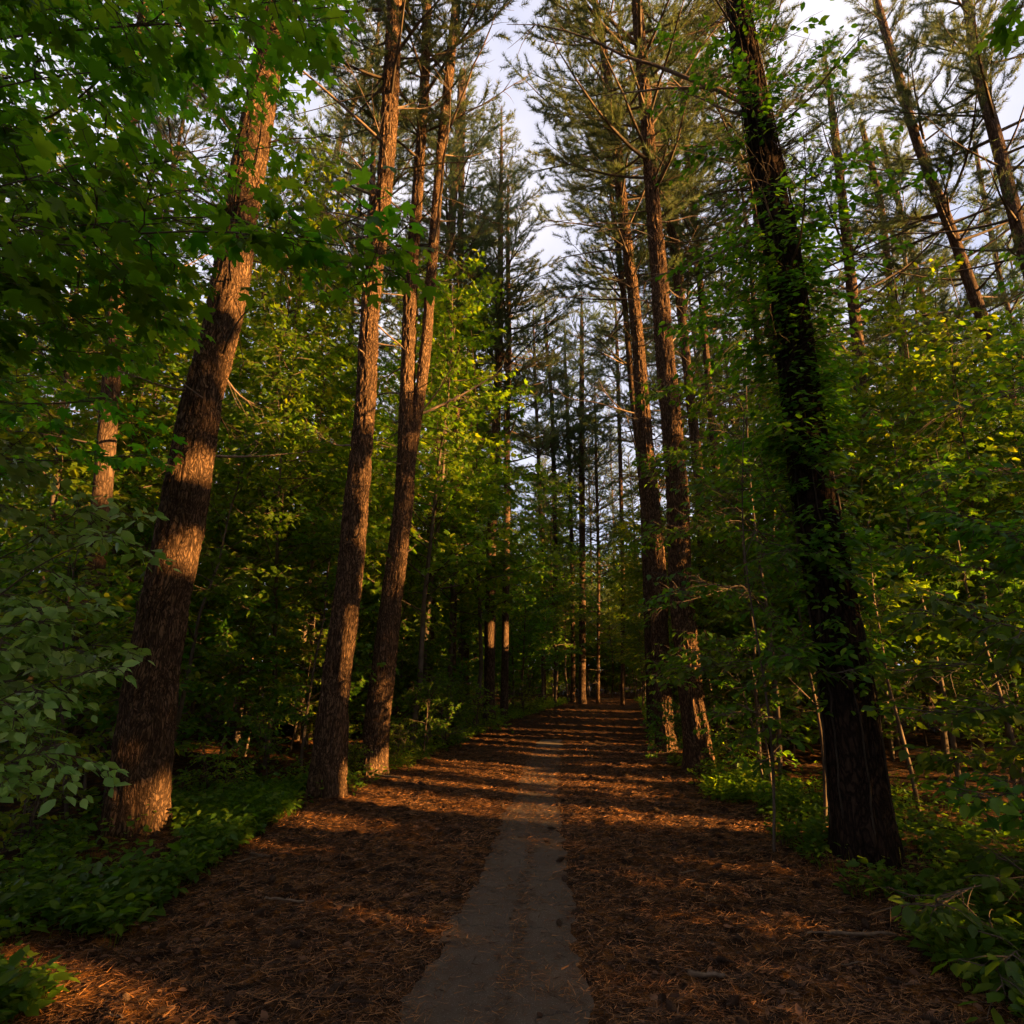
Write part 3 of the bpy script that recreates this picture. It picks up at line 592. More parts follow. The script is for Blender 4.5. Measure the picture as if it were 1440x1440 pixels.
# ------------------------------------------------------------------ filler pines: shared variants
def straight_trunk(H, r0, seed):
    rg = np.random.default_rng(seed); n = 9; z = np.linspace(0, H, n); c = np.stack([np.cumsum(rg.normal(0, .07, n)), np.cumsum(rg.normal(0, .07, n)), z - .1], -1); c[:, :2] -= c[0, :2]
    mb, s = bark_trunk(c, r0 * (1 - .82 * z / H), 12, .3, .005, seed, .25); return mb.mesh('trunk', M_BARKF, True), s
PV = []
for i in range(6):
    H = [22, 20, 24, 21, 23, 19][i]; tm, s = straight_trunk(H, [.17, .14, .2, .16, .13, .12][i], 400 + i)
    zc = H - CH_[i]; k = np.searchsorted(s[:, 2], zc); p = s[k, :3]; PV.append((tm, H, p, s[-1, :3]))
def filler(i, x, y, sc_, rz, label, group):
    tm, H, p, top = PV[i]; t = thing('pine_tree', label, 'tree', (x, y, float(hz(x, y))), group, rz, scale=sc_)
    t.rotation_euler = (rng.normal(0, .02), rng.normal(0, .02), rz)
    link('trunk', tm, t); c = link('crown', CR[i][0], t, p, None, np.linalg.norm(top - p) / CH_[i]); c.rotation_mode = 'QUATERNION'; c.rotation_quaternion = Vector(top - p).to_track_quat('Z', 'Y')
    M = Matrix.LocRotScale(t.location, t.rotation_euler, t.scale) @ Matrix.LocRotScale(c.location, c.rotation_quaternion, c.scale)
    c.data = sunlit_holes(c.data, M, M_NEEDLE)
    link('crown_limbs', sunlit_holes(CR[i][1], M, M_TWIG), c)
placed = [tuple(G(*m[2])[:2]) for m in MID] + [tuple(G(*q)[:2]) for q in ((187,1182),(457,1126),(524,1092),(985,1092),(938,1060),(1222,1220))]
def scatter(n, xr, yr, mind, fn, ok=lambda x, y: True, tries=4000):
    k = 0
    for _ in range(tries):
        if k >= n: break
        x = rng.uniform(*xr); y = rng.uniform(*yr)
        if not ok(x, y) or any((x-a)**2 + (y-b)**2 < mind*mind for a, b in placed): continue
        placed.append((x, y)); fn(x, y); k += 1
def corridor(x, y, m=1.2): return y < 35 and lx(y) - m < x < rx(y) + m
def onlane(x, y):          # keep other trunks out of the lanes
    return any((x-T[0])*sd[0] + (y-T[1])*sd[1] > .8 and abs((x-T[0])*sd[1] - (y-T[1])*sd[0]) < .15 for T, a_, b_ in LANES)
def gap(x, y): return y < 31 and abs(x - .065 * y) < 1.0 + .02 * y      # the strip of open sky over the path
def pf(lb, gr): return lambda x, y: filler(int(rng.integers(6)), x, y, rng.uniform(.88, 1.08), rng.uniform(0, 6.28), lb, gr)
scatter(22, (-22, -1.5), (13, 32), 2.3, pf('slender pine rising out of the thicket left of the path', 'pines in the left thicket'), lambda x, y: not corridor(x, y) and not gap(x, y) and abs(x/y) < .95)
scatter(26, (2, 26), (12, 32), 2.3, pf('slender pine rising out of the thicket right of the path', 'pines in the right thicket'), lambda x, y: not corridor(x, y) and not gap(x, y) and not (.56 < x/y < .95 and y < 25) and abs(x/y) < .95)
scatter(46, (-45, 45), (34, 66), 2.6, pf('distant slender pine in the woods beyond the path end', 'distant pines beyond the path end'), lambda x, y: not gap(x, y) and abs(x/y) < .9)
# unseen trees added outside the view to shade the scene
scatter(30, (8, 42), (-24, 14), 4.0, pf('unseen pine in the woods to the right of the view, added for shade', 'unseen shading pines on the right'), lambda x, y: x > y * .95 + 3 and not onlane(x, y))
scatter(14, (-22, -3), (-10, 10), 3.5, pf('unseen pine in the woods to the left of the view, added for shade', 'unseen shading pines on the left'), lambda x, y: -x > y * .95 + 2)
scatter(16, (-12, 12), (-18, -2.5), 3.0, pf('unseen pine in the woods behind the viewer, added for shade', 'unseen shading pines behind'), lambda x, y: abs(x) > 2.5)

# ------------------------------------------------------------------ broadleaf plants
def plant(h, R, nbr, leafs, seed, tmpl, lm, zb=.15, twig=.5, bare=0.0, stems=1, rs=None, wm=None, dens=1.7):
    """sapling / shrub: returns (stem mesh, foliage mesh)"""
    global rng; old = rng; rng = np.random.default_rng(seed); sb, lb = MB(), MB(); lp, ldr, ln = [], [], []
    for s_ in range(stems):
        a0 = rng.uniform(0, 6.28); sp = R * .35 * (stems > 1)
        base = np.array([math.cos(a0) * sp * .3, math.sin(a0) * sp * .3, -.05])
        n = 8; st = np.array([base + np.array([math.cos(a0) * sp * (i/n)**1.3, math.sin(a0) * sp * (i/n)**1.3, h * i / (n-1)]) for i in range(n)]); st[:, :2] += np.cumsum(rng.normal(0, h * .008, (n, 2)), 0)
        r0 = rs or .006 + .0055 * h; sb.tube(st, np.linspace(r0, .004, n), 6)
        for b in range(nbr):
            u = zb + (1 - zb) * ((b + rng.random()) / nbr) ** .9; q = u * (n-1); j = min(int(q), n-2); p = st[j] * (1-(q-j)) + st[j+1] * (q-j)
            L = R * (1 - .65 * max(0, u - .35) / .65) * rng.uniform(.55, 1.1)
            pts = curve(p, b * 2.4 + rng.normal(0, .4), rng.uniform(.05, .9), L, rng.uniform(-.6, .2), 7, .12)
            sb.tube(pts, np.linspace(.004 + .005 * L, .0025, 7), 4)
            m = max(3, int(L / (leafs * 1.5) * dens))
            for i in range(m):
                u2 = .2 + .8 * (i + rng.random()) / m; q = u2 * 6; j = min(int(q), 5); c = pts[j] * (1-(q-j)) + pts[j+1] * (q-j); dd = pts[j+1] - pts[j]
                l2 = twig * rng.uniform(.4, 1) * (1.15 - .6 * u2); az = math.atan2(dd[1], dd[0]) + (1 if i % 2 else -1) * rng.uniform(.4, 1.0)
                tw = curve(c, az, rng.uniform(-.4, .8), l2, rng.uniform(-.7, .3), 4, .2)
                sb.tube(tw, [.003, .0025, .002, .0012], 3)
                kk = max(3, int(l2 / (leafs * .42)))
                x_ = np.linspace(.2, 1, kk) * 3; jj = np.minimum(x_.astype(int), 2); fr = (x_ - jj)[:, None]
                pp = tw[jj] * (1 - fr) + tw[jj+1] * fr; td_ = tw[jj+1] - tw[jj]
                sgn = np.where(np.arange(kk) % 2, 1, -1); aa = az + sgn * rng.uniform(.5, 1.1, kk); aa[-1] = az
                dz_ = np.stack([np.cos(aa), np.sin(aa), rng.normal(-.3, .45, kk)], -1)
                lp.append(pp); ldr.append(dz_); ln.append(np.stack([rng.normal(0, .7, kk), rng.normal(0, .7, kk), np.ones(kk)], -1))
    lp = np.concatenate(lp); ldr = np.concatenate(ldr); ln = np.concatenate(ln)
    leaves(lb, lp, ldr, ln, leafs * rng.uniform(.65, 1.2, len(lp)), tmpl); rng = old
    fm = lb.mesh('foliage', lm); raw_keep(fm, lb, len(tmpl[0])); sm = sb.mesh('stem', wm or M_TWIG, True); raw_keep(sm, sb, 0)
    return sm, fm, lm
SAP = [plant(4.2, 1.3, 34, .115, 501, OVATE, M_LEAF), plant(3.2, 1.1, 30, .105, 502, OVATE, M_LEAF2), plant(5.0, 1.5, 38, .125, 503, MAPLE, M_LEAF), plant(2.6, 1.0, 26, .11, 504, OVATE, M_LEAF, stems=2)]
MIDS = [plant(8.0, 2.3, 70, .13, 511, OVATE, M_LEAF, .22, .6), plant(9.5, 2.5, 76, .14, 512, MAPLE, M_LEAF2, .25, .65), plant(7.0, 2.2, 64, .125, 513, OVATE, M_LEAF2, .2, .6)]
SHR = [plant(1.4, .8, 11, .075, 521, OVATE, M_LEAF, .08, .35, stems=3), plant(.9, .6, 9, .065, 522, OVATE, M_LEAF2, .08, .3, stems=3), plant(1.9, .9, 12, .085, 523, OVATE, M_LEAF, .1, .4, stems=2)]
def put(vs_, name, x, y, label, cat, group, s=1.0):
    v = vs_[int(rng.integers(len(vs_)))]; t = thing(name, label, cat, (x, y, float(hz(x, y))), group, rng.uniform(0, 6.28), scale=s * rng.uniform(.85, 1.15))
    t.rotation_euler[0] = rng.normal(0, .05); t.rotation_euler[1] = rng.normal(0, .05)
    M = Matrix.LocRotScale(t.location, t.rotation_euler, t.scale); link('stem', sunlit_holes(v[0], M, M_TWIG), t)
    link('foliage', sunlit_holes(v[1], M, v[2]), t); return t
placed_tr = list(placed)
def reset(): 
    global placed; placed = []
def clear_of_trunks(x, y):  # never in front of the leading pines
    for px, py, m in ((187,1182,.5),(457,1126,.6),(524,1092,.6),(1222,1220,.8)):
        g = G(px, py); 
        if abs(x / max(y, .1) - g[0] / g[1]) < m / g[1] * 1.4 and y < g[1] + .9: return False
    return True
reset()
left = lambda m: (lambda x, y: x < lx(y) - m and abs(x) < y * .98 + 1 and clear_of_trunks(x, y))
right = lambda m: (lambda x, y: x > rx(y) + m and abs(x) < y * .98 + 1 and clear_of_trunks(x, y))
scatter(30, (-16, -2), (8.8, 24), 1.4, lambda x, y: put(MIDS, 'understory_tree', x, y, 'tall leafy young tree in the thicket left of the path', 'tree', 'young trees left of the path'), left(1.8))
scatter(24, (2, 18), (8.6, 22), 1.5, lambda x, y: put(MIDS, 'understory_tree', x, y, 'tall leafy young tree in the thicket right of the path', 'tree', 'young trees right of the path'), right(1.8))
scatter(34, (-30, 38), (44, 70), 2.4, lambda x, y: put(MIDS, 'understory_tree', x, y, 'far leafy tree deep in the woods behind everything else', 'tree', 'far leafy trees', 1.2), lambda x, y: abs(x/y) < .85)
scatter(38, (-24, 28), (20, 46), 2.1, lambda x, y: put(MIDS, 'understory_tree', x, y, 'leafy young tree closing the view beyond the path end', 'tree', 'young trees beyond the path end', 1.1), lambda x, y: not corridor(x, y, 1.5) and abs(x/y) < .9)
for px, py, hs, lb in ((575,1066,1.1,'leafy young tree directly behind the forked pine'), (640,1032,1.3,'golden lit young tree left of the golden trunk'), (668,1030,1.1,'young tree with sunlit top between the golden trunk and the forked pine'), (735,1004,.8,'young tree at the left corner where the path narrows'),
        (765,996,.75,'young tree leaning over the far left path edge'), (690,1008,1.0,'young tree around the foot of the golden trunk'), (720,1000,.9,'young tree close behind the central slim pine'), (800,988,1.15,'young tree on the left where the path meets the woods'), (780,994,1.2,'taller young tree left of the path where it narrows'), (925,995,1.25,'tall young tree right of the path where it narrows'), (905,1000,1.0,'young tree overhanging the far right end of the path'), (600,1045,1.4,'tall young tree over the shrubs right of the forked pine'), (330,1060,1.35,'tall leafy young tree between the thickest and the scaly pine'), (420,1050,1.3,'leafy young tree just behind the scaly pine on its left'), (30,1100,1.1,'leafy young tree at the left border behind the pale sapling'), (150,1075,1.15,'leafy young tree behind the thickest pine on its left'), (235,1050,1.2,'tall young tree filling the gap left of the thickest pine'),
        (925,1004,.8,'young tree over the far right path edge'), (950,1022,.8,'young tree behind the dark slimmer pine on the right'), (1010,1052,.85,'young tree directly right of the tall right pine'), (1090,1075,.85,'young tree left of the vine covered tree'), (1180,1065,1.0,'young tree hidden behind the vine covered tree'), (1330,1090,.95,'young tree right of the vine covered tree'), (1430,1110,1.0,'young tree at the right border of the photo')):
    g = G(px, py); placed.append((g[0], g[1])); put(MIDS, 'understory_tree', g[0], g[1], lb, 'tree', None, hs)
reset()
scatter(55, (-14, -2), (7.4, 18), .95, lambda x, y: put(SAP, 'sapling', x, y, 'green sapling in the undergrowth left of the path', 'sapling', 'saplings left of the path'), left(1.1))
scatter(55, (2, 14), (7.0, 18), .95, lambda x, y: put(SAP, 'sapling', x, y, 'green sapling in the undergrowth right of the path', 'sapling', 'saplings right of the path'), right(1.0))
scatter(60, (-20, 24), (18, 42), 1.3, lambda x, y: put(SAP, 'sapling', x, y, 'green sapling in the far undergrowth around the path end', 'sapling', 'saplings around the path end', 1.1), lambda x, y: not corridor(x, y, .9) and abs(x/y) < .9)
for px, py, hs, lb in ((556,1082,.7,'small shrub touching the foot of the forked pine'), (590,1068,1.0,'yellow lit shrub right of the forked pine'), (628,1052,1.1,'second shrub right of the forked pine beside the path'), (665,1036,1.1,'shrub just left of the foot of the central slim pine'), (740,1006,1.2,'shrub right of the foot of the central slim pine'), (490,1100,.6,'small shrub between the scaly pine and the forked pine'),
        (945,1082,.7,'small shrub at the foot of the dark slimmer pine'), (1045,1100,.9,'shrub right of the foot of the tall right pine'), (1090,1130,.9,'shrub beside the path left of the vine covered tree'), (1130,1175,.6,'small shrub just left of the foot of the vine covered tree'), (380,1120,.6,'small shrub left of the foot of the scaly pine'), (300,1140,.7,'small shrub right of the foot of the thickest pine')):
    g = G(px, py); placed.append((g[0], g[1])); put(SHR, 'shrub', g[0], g[1], lb, 'shrub', None, hs)
scatter(30, (-12, -1.5), (6.8, 26), .9, lambda x, y: put(SHR, 'shrub', x, y, 'low leafy shrub along the left side of the path', 'shrub', 'low shrubs left of the path'), left(.5))
g = G(92,1165); placed.append((g[0], g[1])); put(SAP, 'sapling', g[0], g[1], 'sapling standing close to the dark pine left of the thickest pine', 'sapling', None, 1.1)
g = G(40,1200); put(SHR, 'shrub', g[0], g[1], 'leafy shrub at the left border under the pale sapling', 'shrub', None, 1.0)
scatter(30, (1.5, 12), (6.5, 26), .9, lambda x, y: put(SHR, 'shrub', x, y, 'low leafy shrub along the right side of the path', 'shrub', 'low shrubs right of the path'), right(.45))
scatter(24, (-5, 15), (32.5, 42), 1.4, lambda x, y: put(MIDS, 'understory_tree', x, y, 'small leafy tree standing across the end of the path', 'tree', 'small trees at the path end', .95), lambda x, y: not corridor(x, y, .2))
reset()
scatter(46, (-4, 14), (37, 46), .9, lambda x, y: put(SAP, 'sapling', x, y, 'leafy sapling closing the view where the path disappears', 'sapling', 'saplings closing the path end', 1.25), lambda x, y: not corridor(x, y, .1))
scatter(34, (-8, 18), (38, 60), 1.8, lambda x, y: put(MIDS, 'understory_tree', x, y, 'tall leafy tree straight ahead beyond the path end', 'tree', 'leafy trees straight ahead', 1.25))
reset()
scatter(50, (-7, 16), (30.5, 44), .9, lambda x, y: put(SHR, 'shrub', x, y, 'low shrub across the woods where the path disappears', 'shrub', 'low shrubs at the path end', 1.7), lambda x, y: not corridor(x, y, .2))

reset()
scatter(84, (6, 30), (-28, 13), 1.8, lambda x, y: put(MIDS, 'understory_tree', x, y, 'unseen leafy young tree right of the view, added to block the sun', 'tree', 'unseen sun blocking trees on the right', 1.6), lambda x, y: x > max(y, 0) * 1.0 + 4 and not onlane(x, y))  # unseen foliage screen added to block the low sun between the lanes
scatter(8, (-16, -5), (-8, 8), 2.8, lambda x, y: put(MIDS, 'understory_tree', x, y, 'unseen leafy young tree left of the view, added for shade', 'tree', 'unseen shading young trees on the left'), lambda x, y: -x > max(y, 0) * 1.0 + 3.5)  # unseen, added to shade the left side

# ------------------------------------------------------------------ ground cover (stuff)
def clear_foot(x, y):      # keep the feet of the leading trunks in sight
    for mx_, my_, mr_ in MOUND:
        d = math.hypot(mx_, my_); ux, uy = mx_ / d, my_ / d; s_ = (mx_ - x) * ux + (my_ - y) * uy; q = abs((mx_ - x) * uy - (my_ - y) * ux)
        if -.1 < s_ < .75 and q < .34 and rng.random() < .9: return False
    return True
def cover(name, label, n, f, size, lm):
    mb = MB(); sb = MB(); pts_ = []
    while len(pts_) < n:
        p = f()
        if p is not None and clear_foot(*p): pts_.append(p)
    p = np.array(pts_); hgt = rng.uniform(.04, .26, n) * (.5 + fbm(p[:,0]*2, p[:,1]*2, 0, 88)); z = hz(p[:,0], p[:,1])
    k = 4
    P_, D_, N_ = [], [], []
    for i in range(k):
        a = rng.uniform(0, 6.28, n); u = rng.uniform(.45, 1, n)
        P_.append(np.stack([p[:,0] + .03*np.cos(a), p[:,1] + .03*np.sin(a), z + hgt*u], -1)); D_.append(np.stack([np.cos(a), np.sin(a), rng.normal(.1, .4, n)], -1)); N_.append(np.stack([rng.normal(0,.45,n), rng.normal(0,.45,n), np.ones(n)], -1))
    leaves(mb, np.concatenate(P_), np.concatenate(D_), np.concatenate(N_), size * np.clip(np.exp(rng.normal(-.12, .38, n*k)), .35, 2.0), OVATE)
    q = np.stack([p[:,0], p[:,1], z], -1); s = np.array([.0015, 0, 0]); v = np.stack([q - s, q + s, q + np.stack([rng.normal(0,.02,n), rng.normal(0,.02,n), hgt], -1)], 1); mb.add(v, np.arange(n*3).reshape(-1, 3))
    for j in range(len(mb.v)):
        k_ = 3 if j == 1 else 7; B = mb.v[j].reshape(-1, k_, 3); ok_ = ~in_lanes(B.mean(1), LANES, .03)
        t0 = mb.t[j].reshape(len(B), -1, 3); mb.t[j] = t0[ok_].reshape(-1, 3)
    thing(name, label, 'ground cover', kind='stuff', mesh=mb.mesh(name, lm))
def fl():
    y = rng.uniform(2.8, 8.5); x = lx(y) - .05 - abs(rng.normal(0, .9)); 
    return (x, y) if fbm(x*1.3, y*1.3, 0, 61) > .36 else None
def fr_():
    y = rng.uniform(2.8, 9); x = rx(y) - .05 + abs(rng.normal(0, 1.1)); 
    return (x, y) if fbm(x*1.3, y*1.3, 0, 67) > .40 else None
def fv():
    y = rng.uniform(8, 32); s = rng.random() < .5; x = (lx(y) + .2 - abs(rng.normal(0, .8))) if s else (rx(y) - .2 + abs(rng.normal(0, .7)))
    return (x, y) if fbm(x*.9, y*.9, 0, 62) > .34 else None
cover('ground_cover', 'low green leafy ground cover along the left verge beneath the thickest pine', 3600, fl, .065, M_LEAF)
cover('ground_cover', 'sparse dark ground cover along the right verge under the vine covered tree', 3200, fr_, .060, M_LEAF)
cover('ground_cover', 'bright low grass and leaves edging the far stretch of the path', 6500, fv, .06, M_LEAF2)

# ------------------------------------------------------------------ climbing vine on the dark tree
def vine():
    t = thing('climbing_vine', 'bright green vine climbing the thick shade-darkened pine on the right', 'vine', locF)
    sb, lb = MB(), MB(); lp, ld_, ln = [], [], []
    for k in range(7):
        z = np.linspace(.1, 12.5, 90); a = k * .9 + np.cumsum(rng.normal(0, .06, 90)); c = []
        for zz, aa in zip(z, a): p, r, _ = atF(zz); c.append(p + np.array([math.cos(aa), math.sin(aa), 0]) * (r + .012 + .012*rng.random()))
        c = np.array(c); sb.tube(c, np.linspace(.014, .006, 90) * rng.uniform(.5, 1.2), 5)
    for i in range(1250):
        zz = rng.choice([rng.uniform(1.2, 5), rng.uniform(2.5, 8), rng.uniform(3.5, 10)]); aa = rng.uniform(0, 6.28); p, r, _ = atF(zz)
        if zz < 4.6 and rng.random() < .35: continue
        b = p + np.array([math.cos(aa), math.sin(aa), 0]) * r; L = rng.uniform(.12, .4) + (rng.random() < .4) * rng.uniform(.2, 1.0) * (zz > 4.5)
        q = curve(b, aa + rng.normal(0, .4), rng.uniform(-.2, .5), L, rng.uniform(-.9, .1), 6, .15); sb.tube(q, np.linspace(.005, .0015, 6), 3)
        m = int(L / .035) + 3; x_ = np.linspace(.2, 1, m) * 5; jj = np.minimum(x_.astype(int), 4); fr = (x_-jj)[:, None]
        pp = q[jj]*(1-fr) + q[jj+1]*fr; a2 = aa + rng.uniform(-1.4, 1.4, m)
        lp.append(pp + rng.normal(0, .03, (m, 3))); ld_.append(np.stack([np.cos(a2), np.sin(a2), rng.normal(-.4, .3, m)], -1)); ln.append(np.stack([rng.normal(0, .4, m) + .4*math.cos(aa), rng.normal(0, .4, m) + .4*math.sin(aa), np.ones(m)], -1))
    lp = np.concatenate(lp); ok_ = ~in_lanes(lp + locF, LANES, .07)
    leaves(lb, lp[ok_], np.concatenate(ld_)[ok_], np.concatenate(ln)[ok_], .085 * rng.uniform(.6, 1.2, ok_.sum()), OVATE)
    link('stem', sb.mesh('stem', M_VINE, True), t); link('foliage', lb.mesh('foliage', M_LEAF), t)
vine()

# ------------------------------------------------------------------ near branches
def spray(sb, lb, limb, r0, nside, tw, ls, tmpl, droop=-.3, spread=.4, dens=1.0, layers=1, off=0):
    limb = smooth_poly(np.array(limb), 16); n = len(limb); sb.tube(limb, np.linspace(r0, r0*.25, n), 7); lp, ldd, ln = [], [], []
    def twig(c, az, el, L, lv):
        q = curve(c, az, el, L, rng.uniform(-.5, .1), 6, .12); sb.tube(q, np.linspace(.0045, .0015, 6), 4)
        m = max(2, int(L / (ls * .8) * dens)); x_ = np.linspace(.25, 1, m) * 5; jj = np.minimum(x_.astype(int), 4); fr = (x_-jj)[:, None]; pp = q[jj]*(1-fr) + q[jj+1]*fr
        for sg in (1, -1):
            aa = az + sg * rng.uniform(.5, 1.2, m); dd = np.stack([np.cos(aa), np.sin(aa), rng.normal(droop, .3, m)], -1); dd = unit(dd)
            st = pp + dd * ls * rng.uniform(.15, .6, m)[:, None]
            for a_, b_ in zip(pp, st): sb.tube([a_, b_], [.0013, .001], 3)
            lp.append(st); ldd.append(dd + np.array([0, 0, -.15])); ln.append(np.stack([rng.normal(0, spread, m), rng.normal(0, spread, m), np.ones(m)], -1))
        if lv:
            for j in (1, 2, 3, 4): twig(q[j], az + (1 if j % 2 else -1) * rng.uniform(.5, 1.0), el + rng.normal(0, .25), L * rng.uniform(.4, .7), lv - 1)
    for i in range(nside):
        u = .12 + .88 * (i + rng.random()) / nside; j = min(int(u * (n-1)), n-2); d = limb[j+1] - limb[j]
        twig(limb[j], math.atan2(d[1], d[0]) + (1 if i % 2 else -1) * rng.uniform(.3, 1.2), rng.uniform(-.5, .5), tw * rng.uniform(.5, 1.1), layers)
    lp = np.concatenate(lp); ok_ = ~in_lanes(lp + off, LANES, .08)
    leaves(lb, lp[ok_], np.concatenate(ldd)[ok_], np.concatenate(ln)[ok_], ls * rng.uniform(.6, 1.2, ok_.sum()), tmpl)
def near_tree(name, label, cat, base, trunk_h, r, limbs, ls, tmpl, lm, tw=.5, wm=M_TWIG, **k):
    loc = np.array([base[0], base[1], float(hz(base[0], base[1])) - .05]); t = thing(name, label, cat, loc)
    top = np.array([base[0] + .1, base[1], trunk_h]); mb = MB(); z = np.linspace(0, 1, 12)[:, None]; line = loc*(1-z) + top*z - loc; line[:, 0] += .06*np.sin(z[:, 0]*7)
    mb.tube(line, np.linspace(r, r*.35, 12), 14); link('trunk', mb.mesh('trunk', wm, True), t)
    for lpx, r0, ns_ in limbs:
        pts_ = [P(*q) for q in lpx]; p0 = pts_[0]; zz = np.clip(p0[2] - .5, .2, trunk_h); b = loc + line[np.argmin(abs(line[:,2] + loc[2] - zz))]
        full = np.array([b] + pts_) - loc; sb, lb = MB(), MB(); spray(sb, lb, full, r0, ns_, tw, ls, tmpl, off=loc, **k)
        l = link('limb', sb.mesh('limb', wm, True), t); link('leaves', lb.mesh('leaves', lm), l)
# maple leaning in from the upper left (limbs: px, py, depth)
near_tree('maple_tree', 'maple whose dark broad lobed leaves hang across the upper left corner', 'tree', (-4.6, 3.0), 8.5, .11, [
    ([(-60,345,2.9),(110,335,2.9),(280,322,3.0),(420,335,3.1),(520,352,3.2)], .012, 16),
    ([(-40,200,3.4),(90,160,3.4),(160,90,3.4),(230,35,3.3)], .014, 16),
    ([(-60,60,3.0),(120,40,3.0),(300,30,3.1),(460,10,3.2)], .012, 18),
    ([(-60,470,4.2),(100,450,4.2),(250,440,4.4)], .014, 14),
    ([(-60,560,4.8),(60,570,4.8),(180,560,5.0)], .014, 12),
    ([(-30,260,4.6),(120,240,4.6),(300,220,4.8),(420,200,5.0)], .016, 18),
    ([(-60,-60,2.4),(100,-40,2.4),(260,-50,2.4),(420,-40,2.5)], .012, 14),
    ([(-60,120,4.8),(140,90,4.8),(300,120,5.0),(400,80,5.2)], .016, 18),
    ([(-20,400,5.6),(120,380,5.6),(260,390,5.8)], .016, 14),
    ([(-80,280,2.2),(20,260,2.2),(110,230,2.3)], .010, 9),
    ([(300,300,3.2),(420,335,3.2),(500,320,3.3),(565,262,3.3)], .008, 9),
    ([(380,330,3.4),(460,400,3.4),(530,440,3.4)], .007, 7),
    ([(-60,200,5.8),(140,180,5.8),(330,280,6.0)], .016, 18),
    ([(-60,640,5.4),(80,650,5.4),(200,640,5.6)], .014, 12),
    ([(-60,10,4.0),(200,-30,4.0),(480,-60,4.2)], .014, 18),
    ([(-60,-250,2.6),(200,-260,2.6),(480,-240,2.8)], .014, 18),  # this and the next two: unseen upper limbs added to shade the leaves below
    ([(-60,-500,3.6),(200,-500,3.8),(450,-450,4.0)], .014, 18),
    ([(-400,-100,2.0),(-200,-300,2.0),(100,-450,2.0)], .014, 16),
    ([(-60,330,4.0),(100,310,4.2),(230,330,4.4)], .013, 14),
    ([(-60,140,2.5),(40,110,2.5),(150,100,2.6)], .010, 12),
    ([(200,40,4.0),(330,30,4.1),(450,60,4.2)], .011, 12),
    ([(-60,500,3.8),(60,490,3.8),(160,500,3.9)], .011, 14), ([(-60,420,3.2),(60,400,3.2),(190,410,3.3)], .011, 16), ([(-60,250,3.8),(120,260,3.8),(280,270,4.0)], .012, 16),
    ([(-60,100,6.5),(120,120,6.5),(320,60,6.6)], .015, 18), ([(-60,-20,5.5),(160,20,5.5),(360,10,5.6)], .015, 18), ([(-60,360,6.6),(120,330,6.6),(260,330,6.8)], .015, 18), ([(-60,560,6.2),(90,520,6.2),(230,500,6.4)], .014, 16),
], .145, MAPLE, M_MAPLE, .46)
near_tree('maple_tree', 'maple leaves hanging into the extreme upper right corner', 'tree', (5.0, 3.2), 6.5, .08, [
    ([(1560,60,2.6),(1480,40,2.6),(1425,60,2.6)], .008, 6), ([(1560,-60,2.6),(1480,-30,2.6),(1430,10,2.6)], .008, 5)], .13, MAPLE, M_MAPLE, .25)
# pale leaved saplings, lower left
near_tree('hickory_sapling', 'sapling with big pale grey green leaves in front of the thickest pine', 'sapling', (-3.9, 4.0), 3.0, .022, [
    ([(-30,860,3.9),(60,790,3.9),(150,750,3.9),(215,735,3.9)], .009, 9), ([(-30,900,3.8),(60,860,3.8),(120,850,3.8)], .008, 8), ([(-40,700,4.0),(0,640,4.0),(40,610,4.0)], .008, 9), ([(-30,800,4.2),(50,760,4.2),(140,700,4.3)], .008, 10), ([(-30,980,4.3),(60,930,4.3),(150,900,4.3)], .008, 12)], .105, OVATE, M_PALE, .30, spread=.8)
near_tree('hickory_sapling', 'lower pale leaved sapling at the left border beside the fallen needles', 'sapling', (-3.6, 3.7), 1.9, .02, [
    ([(-30,1000,3.6),(50,960,3.6),(120,950,3.7)], .007, 13), ([(-30,1090,3.7),(40,1060,3.7),(110,1060,3.8)], .007, 12), ([(-30,930,3.6),(20,880,3.6),(70,850,3.6)], .007, 12)], .09, OVATE, M_PALE, .26, spread=.8)
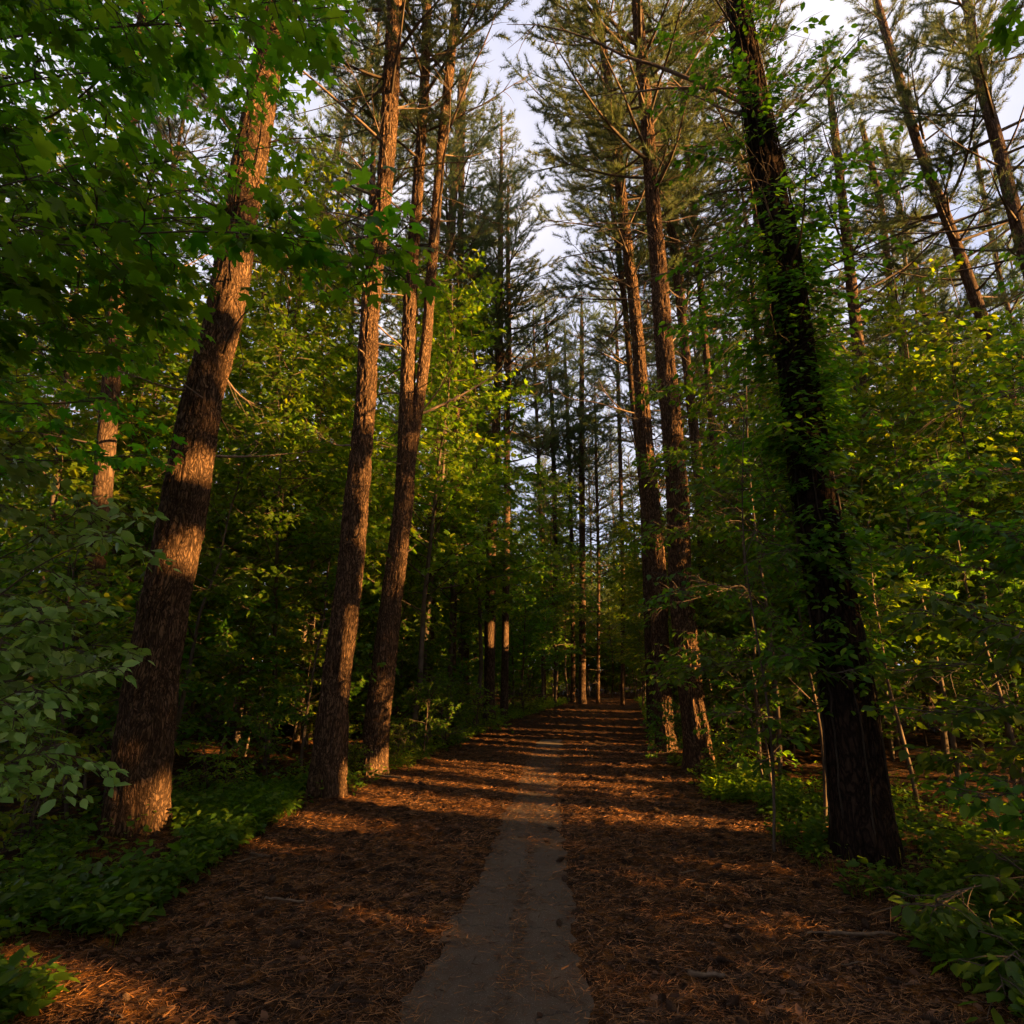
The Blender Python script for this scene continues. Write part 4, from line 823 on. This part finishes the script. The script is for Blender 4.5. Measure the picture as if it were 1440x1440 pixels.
# right hand thicket close to the viewer
near_tree('dogwood_shrub', 'dark leaved shrub filling the lower right corner of the photo', 'shrub', (4.6, 4.2), 2.4, .02, [
    ([(1500,900,4.2),(1420,880,4.2),(1340,860,4.3),(1290,870,4.4)], .009, 24), ([(1500,1010,4.2),(1420,1000,4.2),(1330,1010,4.3)], .009, 24), ([(1500,1120,4.0),(1430,1110,4.0),(1350,1130,4.1)], .008, 20),
    ([(1500,1230,3.8),(1430,1230,3.8),(1350,1250,3.9),(1300,1290,3.9)], .008, 22), ([(1500,780,4.6),(1420,740,4.6),(1330,720,4.8)], .009, 24), ([(1480,1340,3.6),(1420,1330,3.6),(1360,1370,3.6)], .007, 16)], .10, OVATE, M_LEAF, .38)
near_tree('sapling', 'sapling spreading its leaves across the feet of the tall right pine', 'sapling', (3.1, 6.6), 3.4, .02, [
    ([(1080,760,6.6),(1020,700,6.5),(960,660,6.4)], .009, 16), ([(1080,850,6.6),(1010,820,6.4),(940,830,6.3)], .009, 16), ([(1085,930,6.6),(1030,930,6.4),(960,940,6.3)], .008, 15), ([(1090,700,6.8),(1060,620,6.8),(1000,600,6.8)], .009, 16)], .09, OVATE, M_LEAF, .36)
near_tree('sapling', 'leafy sapling filling the right border beside the vine covered tree', 'sapling', (6.0, 5.6), 5.5, .03, [
    ([(1560,560,5.4),(1460,540,5.2),(1370,560,5.2),(1300,600,5.3)], .010, 22), ([(1560,680,5.2),(1460,660,5.1),(1360,660,5.1),(1290,700,5.2)], .010, 24), ([(1560,820,5.0),(1450,800,5.0),(1350,800,5.0),(1280,780,5.1)], .010, 24),
    ([(1560,950,4.9),(1450,940,4.9),(1350,930,5.0),(1285,950,5.1)], .010, 24), ([(1560,1060,4.8),(1460,1060,4.8),(1370,1060,4.9),(1310,1090,5.0)], .009, 22)], .105, OVATE, M_LEAF, .42)
near_tree('sapling', 'slender sapling whose leaves cross in front of the vine covered tree', 'sapling', (2.3, 5.9), 4.2, .014, [
    ([(1080,620,5.6),(1130,640,5.3),(1180,700,5.2)], .006, 9), ([(1080,760,5.6),(1130,780,5.3),(1190,800,5.2)], .006, 9), ([(1080,900,5.7),(1120,930,5.3),(1200,960,5.2)], .006, 10), ([(1080,1010,5.7),(1060,1000,5.6),(1020,1010,5.6)], .006, 7), ([(1080,700,5.8),(1040,680,5.8),(1000,720,5.8)], .006, 8)], .10, OVATE, M_LEAF, .32)
near_tree('sapling', 'leafy sapling screening the middle of the tall pine on the right', 'sapling', (3.7, 9.0), 6.5, .03, [
    ([(1040,560,8.9),(980,540,8.8),(915,560,8.7)], .009, 16), ([(1040,640,8.9),(980,640,8.8),(905,660,8.7)], .009, 18), ([(1045,730,8.9),(980,740,8.8),(900,760,8.7)], .009, 18), ([(1045,820,8.9),(985,840,8.8),(905,860,8.7)], .009, 18), ([(1045,900,8.9),(990,920,8.8),(930,960,8.8)], .008, 14), ([(1040,480,8.9),(1000,450,8.8),(955,470,8.8)], .008, 12)], .11, OVATE, M_LEAF, .5)
